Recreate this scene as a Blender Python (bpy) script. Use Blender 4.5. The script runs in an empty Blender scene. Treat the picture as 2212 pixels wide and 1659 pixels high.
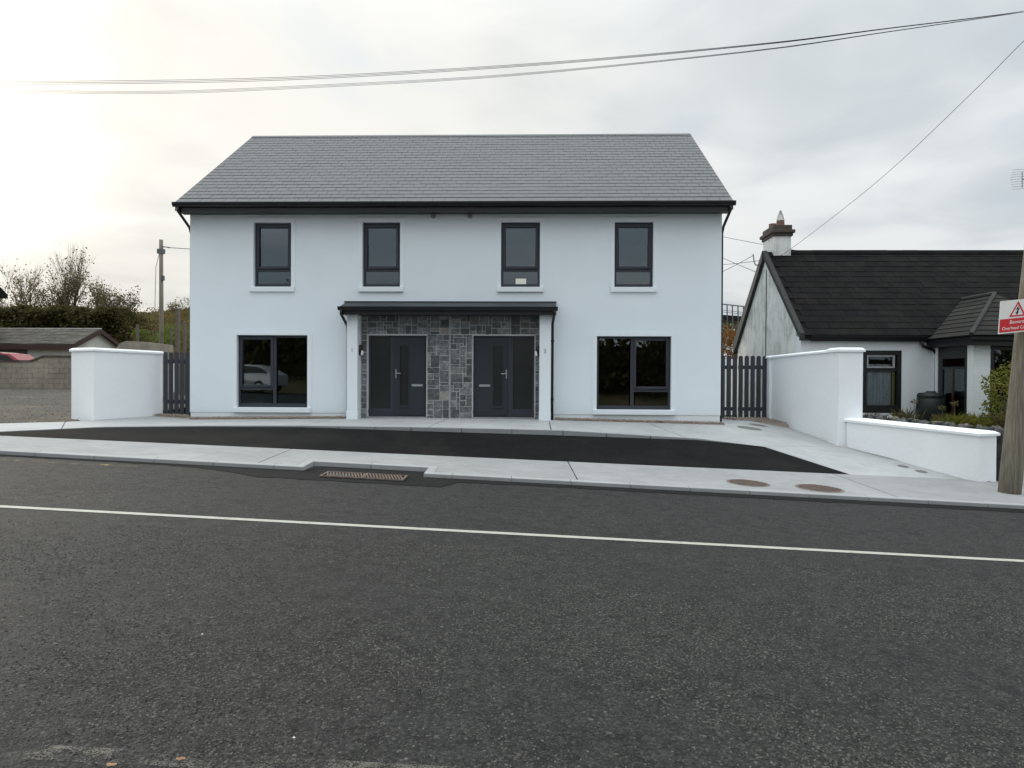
import bpy, bmesh, math, random
import numpy as np
from mathutils import Vector, Matrix
random.seed(7)
rng = np.random.default_rng(7)
scn = bpy.context.scene
COL = scn.collection

# ------------------------------------------------------------------ camera
YAW, PITCH, ROLL = math.radians(1.787), math.radians(0.499), math.radians(0.285)
EYE = Vector((0.0, -17.8, 1.1))
_f = Vector((-math.sin(YAW)*math.cos(PITCH), math.cos(YAW)*math.cos(PITCH), -math.sin(PITCH)))
_r = Vector((math.cos(YAW), math.sin(YAW), 0.0))
_u = _r.cross(_f)
_r2 = _r*math.cos(ROLL)+_u*math.sin(ROLL)
_u2 = _u*math.cos(ROLL)-_r*math.sin(ROLL)
cam_data = bpy.data.cameras.new('camera')
cam_data.sensor_width = 36.0
cam_data.lens = 36.0*1550/2212
cam_data.clip_start = 0.05
cam_data.clip_end = 3000
cam = bpy.data.objects.new('camera', cam_data)
COL.objects.link(cam)
cam.matrix_world = Matrix(((_r2.x, _u2.x, -_f.x, EYE.x), (_r2.y, _u2.y, -_f.y, EYE.y), (_r2.z, _u2.z, -_f.z, EYE.z), (0, 0, 0, 1)))
scn.camera = cam

def at(px, py, d):
    """survey helper: the place seen at a point of the 2212-wide photograph, d metres away"""
    v = _f+_r2*((px-1106)/1550.0)-_u2*((py-829.5)/1550.0)
    return EYE+v*d

# ------------------------------------------------------------------ sky and sun
SUN_AZ, SUN_EL = math.radians(-53.0), math.radians(17.0)     # behind the house, to the left (azimuth from +Y, + to the right)
SUN_DIR = Vector((math.sin(SUN_AZ)*math.cos(SUN_EL), math.cos(SUN_AZ)*math.cos(SUN_EL), math.sin(SUN_EL)))
world = bpy.data.worlds.new('World')
scn.world = world
world.use_nodes = True

class NT:
    def __init__(s, tree):
        s.t = tree; s.n = tree.nodes; s.l = tree.links
    def new(s, typ, **kw):
        n = s.n.new(typ)
        for k, v in kw.items():
            setattr(n, k, v)
        return n
    def put(s, sock, val):
        if val is None: return
        if hasattr(val, 'is_output'):
            s.l.new(val, sock)
        else:
            if isinstance(val, (tuple, list)) and len(val) == 3 and sock.type == 'RGBA':
                val = (*val, 1)
            sock.default_value = val
    def math(s, op, a, b=None, c=None, clamp=False):
        n = s.new('ShaderNodeMath', operation=op); n.use_clamp = clamp
        s.put(n.inputs[0], a); s.put(n.inputs[1], b)
        if c is not None: s.put(n.inputs[2], c)
        return n.outputs[0]
    def mix(s, fac, a, b, blend='MIX'):
        n = s.new('ShaderNodeMix', data_type='RGBA', blend_type=blend)
        s.put(n.inputs[0], fac); s.put(n.inputs[6], a); s.put(n.inputs[7], b)
        return n.outputs[2]
    def ramp(s, v, a, b, lo=0.0, hi=1.0):
        n = s.new('ShaderNodeMapRange', interpolation_type='SMOOTHSTEP')
        s.put(n.inputs[0], v); s.put(n.inputs[1], a); s.put(n.inputs[2], b); s.put(n.inputs[3], lo); s.put(n.inputs[4], hi)
        return n.outputs[0]
    def noise(s, vec, scale, detail=4, rough=0.55, dist=0.0):
        n = s.new('ShaderNodeTexNoise')
        s.put(n.inputs['Vector'], vec); s.put(n.inputs['Scale'], scale); s.put(n.inputs['Detail'], detail)
        s.put(n.inputs['Roughness'], rough); s.put(n.inputs['Distortion'], dist)
        return n.outputs[0]
    def vmath(s, op, a, b=None, out=0):
        n = s.new('ShaderNodeVectorMath', operation=op)
        s.put(n.inputs[0], a)
        if b is not None:
            if op == 'SCALE': s.put(n.inputs[3], b)
            else: s.put(n.inputs[1], b)
        return n.outputs[out]

SKY_STRENGTH = 0.1
def build_sky():
    w = NT(world.node_tree)
    w.n.clear()
    out = w.new('ShaderNodeOutputWorld'); bg = w.new('ShaderNodeBackground')
    bg.inputs[1].default_value = SKY_STRENGTH
    w.l.new(bg.outputs[0], out.inputs[0])
    sky = w.new('ShaderNodeTexSky'); sky.sky_type = 'NISHITA'; sky.sun_disc = False
    sky.sun_elevation = SUN_EL; sky.sun_rotation = SUN_AZ; sky.air_density = 1.0; sky.dust_density = 1.5
    tc = w.new('ShaderNodeTexCoord')
    d = tc.outputs['Generated']
    sep = w.new('ShaderNodeSeparateXYZ'); w.l.new(d, sep.inputs[0])
    up = w.math('MAXIMUM', sep.outputs[2], 0.0)
    den = w.math('ADD', up, 0.16)
    cmb = w.new('ShaderNodeCombineXYZ')
    w.put(cmb.inputs[0], w.math('DIVIDE', sep.outputs[0], den)); w.put(cmb.inputs[1], w.math('DIVIDE', sep.outputs[1], den))
    cmb.inputs[2].default_value = 3.7
    p = cmb.outputs[0]
    big = w.noise(p, 0.75, 4, 0.45, 0.35)
    fine = w.noise(p, 2.2, 5, 0.5, 0.5)
    n = w.math('ADD', w.math('MULTIPLY', big, 0.72), w.math('MULTIPLY', fine, 0.28))
    # glow of the veiled sun
    dot = w.vmath('DOT_PRODUCT', d, tuple(SUN_DIR), out=1)
    dot = w.math('MAXIMUM', dot, 0.0)
    g1 = w.math('POWER', dot, 2.4)
    g2 = w.math('POWER', dot, 40.0)
    cl_lo = w.mix(g1, (0.425, 0.47, 0.505), (0.60, 0.585, 0.54))
    cl_hi = w.mix(g1, (0.62, 0.638, 0.645), (0.745, 0.72, 0.655))
    cloud = w.mix(w.ramp(n, 0.38, 0.585), cl_lo, cl_hi)
    blue = w.mix(1.0, sky.outputs[0], (SKY_STRENGTH, SKY_STRENGTH, SKY_STRENGTH), 'MULTIPLY')
    gapn = w.noise(w.vmath('ADD', p, (7.3, 2.1, 0.0)), 1.4, 5, 0.5, 0.3)
    gap = w.ramp(gapn, 0.55, 0.75, 0.0, 0.40)
    c = w.mix(gap, cloud, w.mix(0.5, blue, (0.60, 0.70, 0.79)))
    c = w.mix(w.math('MULTIPLY', g2, 0.9), c, (3.0, 2.8, 2.35))
    zen = w.math('MULTIPLY', w.ramp(up, 0.38, 1.0, 1.0, SKY_ZENITH), w.ramp(up, 0.0, 0.26, 0.86, 1.0))
    c = w.vmath('SCALE', c, w.math('MULTIPLY', zen, 1.0/SKY_STRENGTH))
    w.l.new(c, bg.inputs[0])
SKY_ZENITH = 3.3
build_sky()
sun_data = bpy.data.lights.new('sun', 'SUN')
sun_data.energy = 1.1
sun_data.angle = math.radians(35)
sun_data.color = (1.0, 0.93, 0.82)
sun = bpy.data.objects.new('sun', sun_data)
COL.objects.link(sun)
sun.rotation_euler = (-SUN_DIR).to_track_quat('-Z', 'Y').to_euler()
vs = scn.view_settings
vs.view_transform = 'Standard'; vs.look = 'None'; vs.exposure = 0.46; vs.gamma = 1.0; vs.use_curve_mapping = False
scn.cycles.max_bounces = 6
scn.cycles.diffuse_bounces = 3
scn.cycles.transparent_max_bounces = 12
scn.cycles.use_denoising = True

# ------------------------------------------------------------------ materials
def base_mat(name):
    m = bpy.data.materials.new(name); m.use_nodes = True
    t = NT(m.node_tree)
    b = t.n['Principled BSDF']
    return m, t, b

def pos(t):
    return t.new('ShaderNodeNewGeometry').outputs['Position']

def piece_random(t):
    """0..1 value that differs from piece to piece (objects) or face group to face group (joined pieces)"""
    oi = t.new('ShaderNodeObjectInfo').outputs['Random']
    a = t.new('ShaderNodeAttribute', attribute_name='rnd').outputs['Fac']
    return t.math('FRACT', t.math('ADD', oi, a))

def mat(name, col, rough=0.7, var=0.06, vscale=3.0, bump=0.0, bscale=60.0, metal=0.0, spec=0.4, piece=0.0, fine=0.0, fscale=90.0, hue=None):
    m, t, b = base_mat(name)
    p = pos(t)
    n = t.noise(p, vscale, 5, 0.6)
    k = t.math('MULTIPLY_ADD', t.math('SUBTRACT', n, 0.5), var*4, 1.0)
    if fine:
        k = t.math('MULTIPLY', k, t.math('MULTIPLY_ADD', t.math('SUBTRACT', t.noise(p, fscale, 3, 0.6), 0.5), fine*4, 1.0))
    if piece:
        k = t.math('MULTIPLY', k, t.math('MULTIPLY_ADD', t.math('SUBTRACT', piece_random(t), 0.5), piece*2, 1.0))
    c = (*col, 1)
    if hue:
        c = t.mix(t.ramp(t.noise(p, vscale*1.7, 4, 0.6), 0.4, 0.65), col, hue)
    cc = t.vmath('SCALE', c if not isinstance(c, tuple) else col, k)
    t.put(b.inputs['Base Color'], cc)
    b.inputs['Roughness'].default_value = rough
    b.inputs['Metallic'].default_value = metal
    b.inputs['Specular IOR Level'].default_value = spec
    if bump:
        bn = t.new('ShaderNodeBump'); bn.inputs['Strength'].default_value = bump; bn.inputs['Distance'].default_value = 0.02
        t.put(bn.inputs['Height'], t.noise(p, bscale, 4, 0.6))
        t.l.new(bn.outputs[0], b.inputs['Normal'])
    return m

M = {}
M['render'] = mat('white_render', (0.775, 0.84, 0.88), 0.85, 0.03, 0.8, 0.10, 220, fine=0.012, fscale=40)
M['plaster'] = mat('white_plaster', (0.79, 0.85, 0.885), 0.8, 0.010, 1.5, 0.03, 90)
M['wallwhite'] = mat('white_wall_paint', (0.87, 0.90, 0.92), 0.8, 0.03, 1.1, 0.08, 120, fine=0.02, fscale=14)
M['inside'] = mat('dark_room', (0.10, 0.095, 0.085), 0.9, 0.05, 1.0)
M['slate'] = mat('fibre_slate', (0.122, 0.128, 0.134), 0.62, 0.03, 1.2, 0.05, 80, piece=0.035, fine=0.02, spec=0.3)
M['black'] = mat('black_upvc', (0.012, 0.012, 0.014), 0.35, 0.04, 2.0)
M['frame'] = mat('anthracite_frame', (0.036, 0.040, 0.052), 0.45, 0.03, 2.0)
M['door'] = mat('anthracite_door', (0.026, 0.032, 0.040), 0.45, 0.03, 2.0, 0.02, 150)
M['gate'] = mat('charcoal_stained_wood', (0.034, 0.038, 0.048), 0.6, 0.12, 6.0, 0.1, 60, piece=0.15)
M['steel'] = mat('brushed_steel', (0.40, 0.41, 0.42), 0.4, 0.03, 8.0, metal=0.9)
M['grey'] = mat('grey_plastic', (0.33, 0.34, 0.35), 0.6, 0.05, 6.0)
M['mortar'] = mat('lime_mortar', (0.50, 0.51, 0.51), 0.95, 0.08, 8.0, 0.2, 120)
M['canopy'] = mat('dark_flat_roofing', (0.028, 0.032, 0.036), 0.5, 0.05, 3.0)

def stone_mat(name, base, light, tint):
    m, t, b = base_mat(name)
    p = pos(t)
    r = piece_random(t)
    n = t.noise(p, 9.0, 6, 0.65, 0.5)
    n2 = t.noise(p, 34.0, 5, 0.65)
    c = t.mix(t.ramp(n, 0.42, 0.68), base, light)
    c = t.mix(t.ramp(r, 0.84, 0.99, 0.0, 0.6), c, tint)
    k = t.math('MULTIPLY', t.math('MULTIPLY_ADD', t.math('FRACT', t.math('MULTIPLY', r, 7.3)), 0.85, 0.52), t.math('MULTIPLY_ADD', n2, 0.8, 0.6))
    t.put(b.inputs['Base Color'], t.vmath('SCALE', c, k))
    b.inputs['Roughness'].default_value = 0.85
    bn = t.new('ShaderNodeBump'); bn.inputs['Strength'].default_value = 0.5; bn.inputs['Distance'].default_value = 0.03
    t.put(bn.inputs['Height'], t.math('ADD', n, t.math('MULTIPLY', n2, 0.4)))
    t.l.new(bn.outputs[0], b.inputs['Normal'])
    return m
M['stone'] = stone_mat('limestone_cladding', (0.105, 0.115, 0.122), (0.225, 0.23, 0.235), (0.29, 0.265, 0.22))
M['rubble'] = stone_mat('old_dark_rubble', (0.045, 0.045, 0.045), (0.12, 0.12, 0.11), (0.10, 0.10, 0.05))

def concrete_mat(name, col, dirt=0.5, seed=0.0):
    m, t, b = base_mat(name)
    p = t.vmath('ADD', pos(t), (seed, seed*0.7, 0))
    n = t.noise(p, 0.9, 6, 0.6, 0.6)
    n2 = t.noise(p, 5.0, 6, 0.65)
    n3 = t.noise(p, 160.0, 3, 0.6)
    str_ = t.noise(t.vmath('MULTIPLY', p, (1.0, 9.0, 1.0)), 7.0, 4, 0.6)
    k = t.math('MULTIPLY_ADD', t.math('SUBTRACT', n, 0.5), 0.55*dirt, 1.0)
    k = t.math('MULTIPLY', k, t.math('MULTIPLY_ADD', t.math('SUBTRACT', n2, 0.5), 0.4*dirt, 1.0))
    k = t.math('MULTIPLY', k, t.math('MULTIPLY_ADD', t.math('SUBTRACT', n3, 0.5), 0.25, 1.0))
    k = t.math('MULTIPLY', k, t.math('MULTIPLY_ADD', t.math('SUBTRACT', str_, 0.5), 0.22*dirt, 1.0))
    k = t.math('MULTIPLY', k, t.math('MULTIPLY_ADD', t.math('SUBTRACT', piece_random(t), 0.5), 0.08, 1.0))
    c = t.mix(t.ramp(n2, 0.55, 0.8, 0.0, 0.5), col, (col[0]*0.82, col[1]*0.78, col[2]*0.70))
    t.put(b.inputs['Base Color'], t.vmath('SCALE', c, k))
    b.inputs['Roughness'].default_value = 0.9
    b.inputs['Specular IOR Level'].default_value = 0.3
    bn = t.new('ShaderNodeBump'); bn.inputs['Strength'].default_value = 0.25; bn.inputs['Distance'].default_value = 0.01
    t.put(bn.inputs['Height'], t.math('ADD', n3, t.math('MULTIPLY', str_, 0.5)))
    t.l.new(bn.outputs[0], b.inputs['Normal'])
    return m
M['concrete'] = concrete_mat('brushed_concrete', (0.280, 0.286, 0.286), 1.15)
M['kerb'] = concrete_mat('kerb_concrete', (0.325, 0.332, 0.333), 0.6, 3.0)
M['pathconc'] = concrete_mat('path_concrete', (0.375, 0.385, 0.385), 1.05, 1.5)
M['concdark'] = concrete_mat('kerb_riser_concrete', (0.26, 0.27, 0.275), 0.7, 5.0)
M['rearwhite'] = mat('bright_white_wall', (0.86, 0.85, 0.80), 0.85, 0.03, 1.0)
M['block'] = concrete_mat('weathered_block', (0.27, 0.245, 0.20), 1.9, 9.0)

def asphalt_mat(name, binder, chip, chip2, scale=75.0, cover=0.5, bump=0.6, tint=(0.075, 0.068, 0.058), patch=0.35, rough=0.85, spec=0.2):
    m, t, b = base_mat(name)
    p = pos(t)
    v = t.new('ShaderNodeTexVoronoi'); t.put(v.inputs['Vector'], p); v.inputs['Scale'].default_value = scale; v.inputs['Randomness'].default_value = 1.0
    sepc = t.new('ShaderNodeSeparateColor'); t.l.new(v.outputs['Color'], sepc.inputs[0])
    v2 = t.new('ShaderNodeTexVoronoi'); t.put(v2.inputs['Vector'], t.vmath('ADD', p, (0.37, 0.11, 0))); v2.inputs['Scale'].default_value = scale*2.3
    big = t.noise(p, 0.55, 4, 0.6, 0.8)
    mid = t.noise(p, 3.2, 5, 0.65, 0.4)
    ring = t.ramp(v.outputs['Distance'], 0.28, 0.62, 1.0, 0.0)
    present = t.ramp(t.math('ADD', sepc.outputs[0], t.math('MULTIPLY', t.math('SUBTRACT', mid, 0.5), 1.6)), 1.0-cover-0.12, 1.0-cover+0.12)
    chipm = t.math('MULTIPLY', ring, present)
    cc = t.mix(sepc.outputs[1], chip, chip2)
    rare = t.ramp(sepc.outputs[2], 0.965, 0.985)
    cc = t.mix(rare, cc, (chip2[0]*2.3, chip2[1]*2.25, chip2[2]*2.0))
    c = t.mix(chipm, binder, cc)
    c = t.mix(t.ramp(big, 0.42, 0.70, 0.0, patch), c, tint)
    streak = t.noise(t.vmath('MULTIPLY', p, (0.12, 1.0, 1.0)), 1.1, 4, 0.6, 0.3)
    k = t.math('MULTIPLY_ADD', t.math('SUBTRACT', mid, 0.5), 0.7, 1.0)
    k = t.math('MULTIPLY', k, t.math('MULTIPLY_ADD', t.math('SUBTRACT', v2.outputs['Distance'], 0.5), -0.5, 1.0))
    k = t.math('MULTIPLY', k, t.math('MULTIPLY_ADD', t.math('SUBTRACT', streak, 0.5), 0.9, 1.0))
    t.put(b.inputs['Base Color'], t.vmath('SCALE', c, k))
    b.inputs['Roughness'].default_value = rough
    b.inputs['Specular IOR Level'].default_value = spec
    bn = t.new('ShaderNodeBump'); bn.inputs['Strength'].default_value = bump; bn.inputs['Distance'].default_value = 0.008
    t.put(bn.inputs['Height'], t.math('ADD', chipm, t.math('MULTIPLY', v2.outputs['Distance'], -0.4)))
    t.l.new(bn.outputs[0], b.inputs['Normal'])
    return m
def chipseal_mat():
    """stone chips bedded in bitumen: close-packed, with black crevices where the binder has worn away"""
    m, t, b = base_mat('chip_seal_road')
    p = pos(t)
    v = t.new('ShaderNodeTexVoronoi'); t.put(v.inputs['Vector'], p); v.inputs['Scale'].default_value = 54.0
    sc = t.new('ShaderNodeSeparateColor'); t.l.new(v.outputs['Color'], sc.inputs[0])
    e = t.new('ShaderNodeTexVoronoi', feature='DISTANCE_TO_EDGE'); t.put(e.inputs['Vector'], p); e.inputs['Scale'].default_value = 54.0
    e2 = t.new('ShaderNodeTexVoronoi', feature='DISTANCE_TO_EDGE'); t.put(e2.inputs['Vector'], t.vmath('ADD', p, (0.31, 0.17, 0))); e2.inputs['Scale'].default_value = 27.0
    mid = t.noise(p, 6.5, 5, 0.7, 0.4); low = t.noise(p, 0.6, 3, 0.5); grain = t.noise(p, 260.0, 3, 0.7); coarse = t.noise(p, 48.0, 4, 0.75)
    worn = t.ramp(t.math('ADD', t.math('MULTIPLY', mid, 0.75), t.math('MULTIPLY', low, 0.25)), 0.45, 0.62, 0.35, 0.95)
    gap = t.math('MULTIPLY', t.ramp(e.outputs['Distance'], 0.04, 0.24, 1.0, 0.0), worn)
    gap2 = t.math('MULTIPLY', t.ramp(e2.outputs['Distance'], 0.02, 0.10, 1.0, 0.0), t.ramp(mid, 0.52, 0.66))
    gap = t.math('MAXIMUM', gap, t.math('MULTIPLY', gap2, 0.8))
    c = t.mix(sc.outputs[0], (0.018, 0.0183, 0.019), (0.045, 0.045, 0.043))
    c = t.mix(t.ramp(sc.outputs[1], 0.92, 0.97), c, (0.062, 0.060, 0.052))
    c = t.mix(t.ramp(sc.outputs[2], 0.992, 0.997), c, (0.12, 0.115, 0.095))
    c = t.mix(t.math('MULTIPLY', gap, 0.92), c, (0.006, 0.006, 0.0065))
    k = t.math('MULTIPLY', t.math('MULTIPLY_ADD', grain, 0.8, 0.6), t.math('MULTIPLY_ADD', low, 0.3, 0.85))
    k = t.math('MULTIPLY', k, t.ramp(coarse, 0.33, 0.67, 0.28, 1.34))
    t.put(b.inputs['Base Color'], t.vmath('SCALE', c, k))
    b.inputs['Roughness'].default_value = 0.76; b.inputs['Specular IOR Level'].default_value = 0.23
    bn = t.new('ShaderNodeBump'); bn.inputs['Strength'].default_value = 0.7; bn.inputs['Distance'].default_value = 0.008
    t.put(bn.inputs['Height'], t.math('SUBTRACT', t.math('MULTIPLY', grain, 0.3), gap)); t.l.new(bn.outputs[0], b.inputs['Normal'])
    return m
M['road'] = chipseal_mat()
M['newtar'] = asphalt_mat('fresh_asphalt', (0.005, 0.005, 0.0055), (0.010, 0.010, 0.0105), (0.024, 0.023, 0.022), 70, 0.5, 0.6, (0.017, 0.016, 0.015), 0.6, 0.95, 0.12)
M['tarstrip'] = asphalt_mat('tarmac_patch', (0.009, 0.009, 0.0095), (0.014, 0.014, 0.0145), (0.021, 0.020, 0.020), 90, 0.5, 0.4, (0.016, 0.015, 0.014), 0.3, 0.95, 0.15)
M['yard'] = asphalt_mat('yard_gravel', (0.045, 0.042, 0.038), (0.085, 0.080, 0.070), (0.16, 0.148, 0.125), 22, 0.5, 0.9, (0.115, 0.095, 0.07), 0.75)
M['yardstone'] = mat('yard_stone', (0.12, 0.11, 0.095), 0.9, 0.15, 2.0, piece=0.6)

def paint_mat(name, col, wear, scale):
    m, t, b = base_mat(name)
    p = pos(t)
    n = t.noise(p, scale, 6, 0.7); n2 = t.noise(p, 130.0, 3, 0.6)
    t.put(b.inputs['Base Color'], t.vmath('SCALE', col, t.math('MULTIPLY_ADD', n, 0.4, 0.8)))
    b.inputs['Roughness'].default_value = 0.7
    tr = t.new('ShaderNodeBsdfTransparent'); mx = t.new('ShaderNodeMixShader')
    f = t.ramp(t.math('ADD', t.math('MULTIPLY', n, 0.6), t.math('MULTIPLY', n2, 0.4)), wear-0.05, wear+0.05)
    t.l.new(f, mx.inputs[0]); t.l.new(tr.outputs[0], mx.inputs[1]); t.l.new(b.outputs[0], mx.inputs[2])
    t.l.new(mx.outputs[0], t.n['Material Output'].inputs[0])
    return m
M['line'] = paint_mat('white_road_paint', (0.36, 0.36, 0.32), 0.38, 9.0)
M['oldline'] = paint_mat('worn_road_paint', (0.075, 0.071, 0.060), 0.54, 5.0)
M['yellow'] = paint_mat('worn_yellow_paint', (0.35, 0.27, 0.08), 0.57, 6.0)

def glass_mat(name, ior=2.1, tint=0.75):
    m, t, b = base_mat(name)
    t.n.remove(b)
    fr = t.new('ShaderNodeFresnel'); fr.inputs[0].default_value = ior
    tr = t.new('ShaderNodeBsdfTransparent'); tr.inputs[0].default_value = (tint, tint*1.01, tint, 1)
    gl = t.new('ShaderNodeBsdfGlossy'); gl.inputs['Roughness'].default_value = 0.012
    gl.inputs['Color'].default_value = (0.80, 0.92, 1.0, 1)
    bn = t.new('ShaderNodeBump'); bn.inputs['Strength'].default_value = 0.05; bn.inputs['Distance'].default_value = 0.01
    t.put(bn.inputs['Height'], t.noise(pos(t), 1.6, 2, 0.5)); t.l.new(bn.outputs[0], gl.inputs['Normal'])
    mx = t.new('ShaderNodeMixShader')
    t.l.new(fr.outputs[0], mx.inputs[0]); t.l.new(tr.outputs[0], mx.inputs[1]); t.l.new(gl.outputs[0], mx.inputs[2])
    t.l.new(mx.outputs[0], t.n['Material Output'].inputs[0])
    return m
M['glass'] = glass_mat('window_glass', 1.92, 0.7)
M['clearglass'] = glass_mat('cottage_glass', 1.6, 0.9)
M['obscure'] = mat('obscure_door_glass', (0.019, 0.022, 0.021), 0.25, 0.1, 2.0, 0.1, 40, spec=0.5)

def rust_mat():
    m, t, b = base_mat('rusty_iron')
    p = pos(t)
    n = t.noise(p, 14.0, 6, 0.65); n2 = t.noise(p, 90.0, 4, 0.6)
    c = t.mix(t.ramp(n, 0.35, 0.65), (0.085, 0.062, 0.05), (0.15, 0.11, 0.088))
    t.put(b.inputs['Base Color'], t.vmath('SCALE', c, t.math('MULTIPLY_ADD', n2, 0.7, 0.65)))
    b.inputs['Roughness'].default_value = 0.85
    return m
M['rust'] = rust_mat()
M['iron'] = mat('grey_cast_iron', (0.16, 0.15, 0.14), 0.7, 0.15, 12.0, fine=0.1)
M['pole'] = None
def wood_pole():
    m, t, b = base_mat('weathered_pole_wood')
    p = pos(t)
    g = t.noise(t.vmath('MULTIPLY', p, (22.0, 22.0, 0.7)), 1.6, 6, 0.7)
    n = t.noise(p, 1.7, 4, 0.6)
    c = t.mix(t.ramp(g, 0.35, 0.7), (0.13, 0.115, 0.085), (0.25, 0.23, 0.18))
    c = t.mix(t.ramp(n, 0.5, 0.72, 0.0, 0.6), c, (0.09, 0.08, 0.055))
    t.put(b.inputs['Base Color'], c)
    b.inputs['Roughness'].default_value = 0.9
    bn = t.new('ShaderNodeBump'); bn.inputs['Strength'].default_value = 0.5; bn.inputs['Distance'].default_value = 0.01
    t.put(bn.inputs['Height'], g); t.l.new(bn.outputs[0], b.inputs['Normal'])
    return m
M['pole'] = wood_pole()
def roughcast():
    m, t, b = base_mat('aged_white_roughcast')
    p = pos(t)
    n = t.noise(p, 1.6, 6, 0.65, 0.4); n2 = t.noise(p, 45.0, 4, 0.7)
    st = t.noise(t.vmath('MULTIPLY', p, (6.0, 6.0, 0.6)), 1.5, 4, 0.6)
    c = t.mix(t.ramp(t.math('ADD', t.math('MULTIPLY', n, 0.6), t.math('MULTIPLY', st, 0.4)), 0.42, 0.68), (0.82, 0.82, 0.80), (0.44, 0.44, 0.41))
    t.put(b.inputs['Base Color'], t.vmath('SCALE', c, t.math('MULTIPLY_ADD', n2, 0.5, 0.72)))
    b.inputs['Roughness'].default_value = 0.95
    bn = t.new('ShaderNodeBump'); bn.inputs['Strength'].default_value = 0.8; bn.inputs['Distance'].default_value = 0.02
    t.put(bn.inputs['Height'], n2); t.l.new(bn.outputs[0], b.inputs['Normal'])
    return m
M['roughcast'] = roughcast()
M['cotwhite'] = mat('cottage_white_paint', (0.73, 0.77, 0.79), 0.85, 0.05, 1.5, 0.4, 60, fine=0.05)
M['cottile'] = mat('black_roof_tile', (0.0085, 0.0088, 0.009), 0.9, 0.25, 1.5, 0.3, 50, piece=0.2, fine=0.15, spec=0.1, hue=(0.012, 0.0115, 0.010))
M['cottile2'] = mat('mossy_grey_roof_tile', (0.018, 0.018, 0.0175), 0.85, 0.25, 1.8, 0.4, 50, piece=0.2, fine=0.15, spec=0.2, hue=(0.025, 0.0235, 0.019))
M['verge'] = mat('grey_verge_cement', (0.032, 0.034, 0.033), 0.85, 0.2, 2.5, 0.2, 40)
M['chimcap'] = mat('brown_chimney_brick', (0.075, 0.06, 0.05), 0.9, 0.2, 6.0, 0.3, 40)
M['lead'] = mat('lead_flashing', (0.24, 0.27, 0.30), 0.5, 0.15, 5.0)
M['clay'] = mat('clay_pot', (0.17, 0.10, 0.07), 0.8, 0.1, 8.0)
M['wire'] = mat('galvanised_wire', (0.30, 0.30, 0.31), 0.5, 0.05, 8.0)
M['cable'] = mat('black_cable', (0.035, 0.035, 0.045), 0.6, 0.05, 4.0)
M['curtain'] = mat('lace_curtain', (0.62, 0.68, 0.76), 0.9, 0.15, 14.0, fine=0.12, fscale=60)
M['yellowedge'] = mat('yellow_curtain', (0.42, 0.38, 0.14), 0.9, 0.1, 6.0)
M['binplastic'] = mat('dark_green_plastic', (0.012, 0.018, 0.017), 0.5, 0.1, 4.0)
M['varnish'] = mat('varnished_door_wood', (0.045, 0.018, 0.010), 0.5, 0.2, 5.0)
M['signwhite'] = mat('white_sign_enamel', (0.80, 0.80, 0.76), 0.4, 0.01, 3.0)
M['signred'] = mat('red_sign_enamel', (0.62, 0.022, 0.032), 0.4, 0.03, 3.0)
M['signtext'] = mat('pale_lettering', (0.86, 0.72, 0.70), 0.5, 0.0, 3.0)
M['signblack'] = mat('black_sign_symbol', (0.015, 0.017, 0.05), 0.5, 0.0, 3.0)
M['paper'] = mat('white_card', (0.85, 0.85, 0.74), 0.8, 0.02, 3.0)
M['redcar'] = mat('red_car_paint', (0.22, 0.012, 0.018), 0.25, 0.02, 2.0, spec=0.6)
M['silvercar'] = mat('silver_car_paint', (0.42, 0.43, 0.44), 0.3, 0.02, 2.0, metal=0.3, spec=0.6)
M['tyre'] = mat('tyre_rubber', (0.012, 0.012, 0.012), 0.9, 0.1, 5.0)
M['soil'] = mat('dark_soil', (0.05, 0.042, 0.03), 1.0, 0.2, 4.0, 0.5, 30, fine=0.2)
M['grassland'] = mat('rough_grass', (0.055, 0.062, 0.024), 1.0, 0.25, 0.22, 0.6, 4, hue=(0.105, 0.080, 0.040), fine=0.2, fscale=3)
M['gravel'] = mat('pinkish_gravel', (0.33, 0.275, 0.235), 0.95, 0.1, 6.0, piece=0.5)
M['chips'] = mat('road_chip_stone', (0.062, 0.061, 0.055), 0.85, 0.1, 1.2, piece=0.75, spec=0.25)
M['shedroof'] = mat('mossy_shed_roof', (0.048, 0.045, 0.040), 0.9, 0.3, 1.5, 0.3, 10, piece=0.25, fine=0.15, fscale=8, hue=(0.08, 0.075, 0.06))
M['shedbrown'] = mat('brown_fascia', (0.05, 0.026, 0.02), 0.7, 0.1, 3.0)
M['stain'] = mat('old_white_wash', (0.54, 0.54, 0.51), 0.9, 0.15, 1.5)
M['postgrey'] = mat('grey_timber_post', (0.12, 0.105, 0.085), 0.95, 0.2, 6.0)
M['galv'] = mat('dark_galvanised_steel', (0.10, 0.11, 0.12), 0.5, 0.1, 4.0)
M['leaforange'] = mat('orange_dead_leaf', (0.26, 0.15, 0.08), 0.7, 0.2, 20.0)

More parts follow.
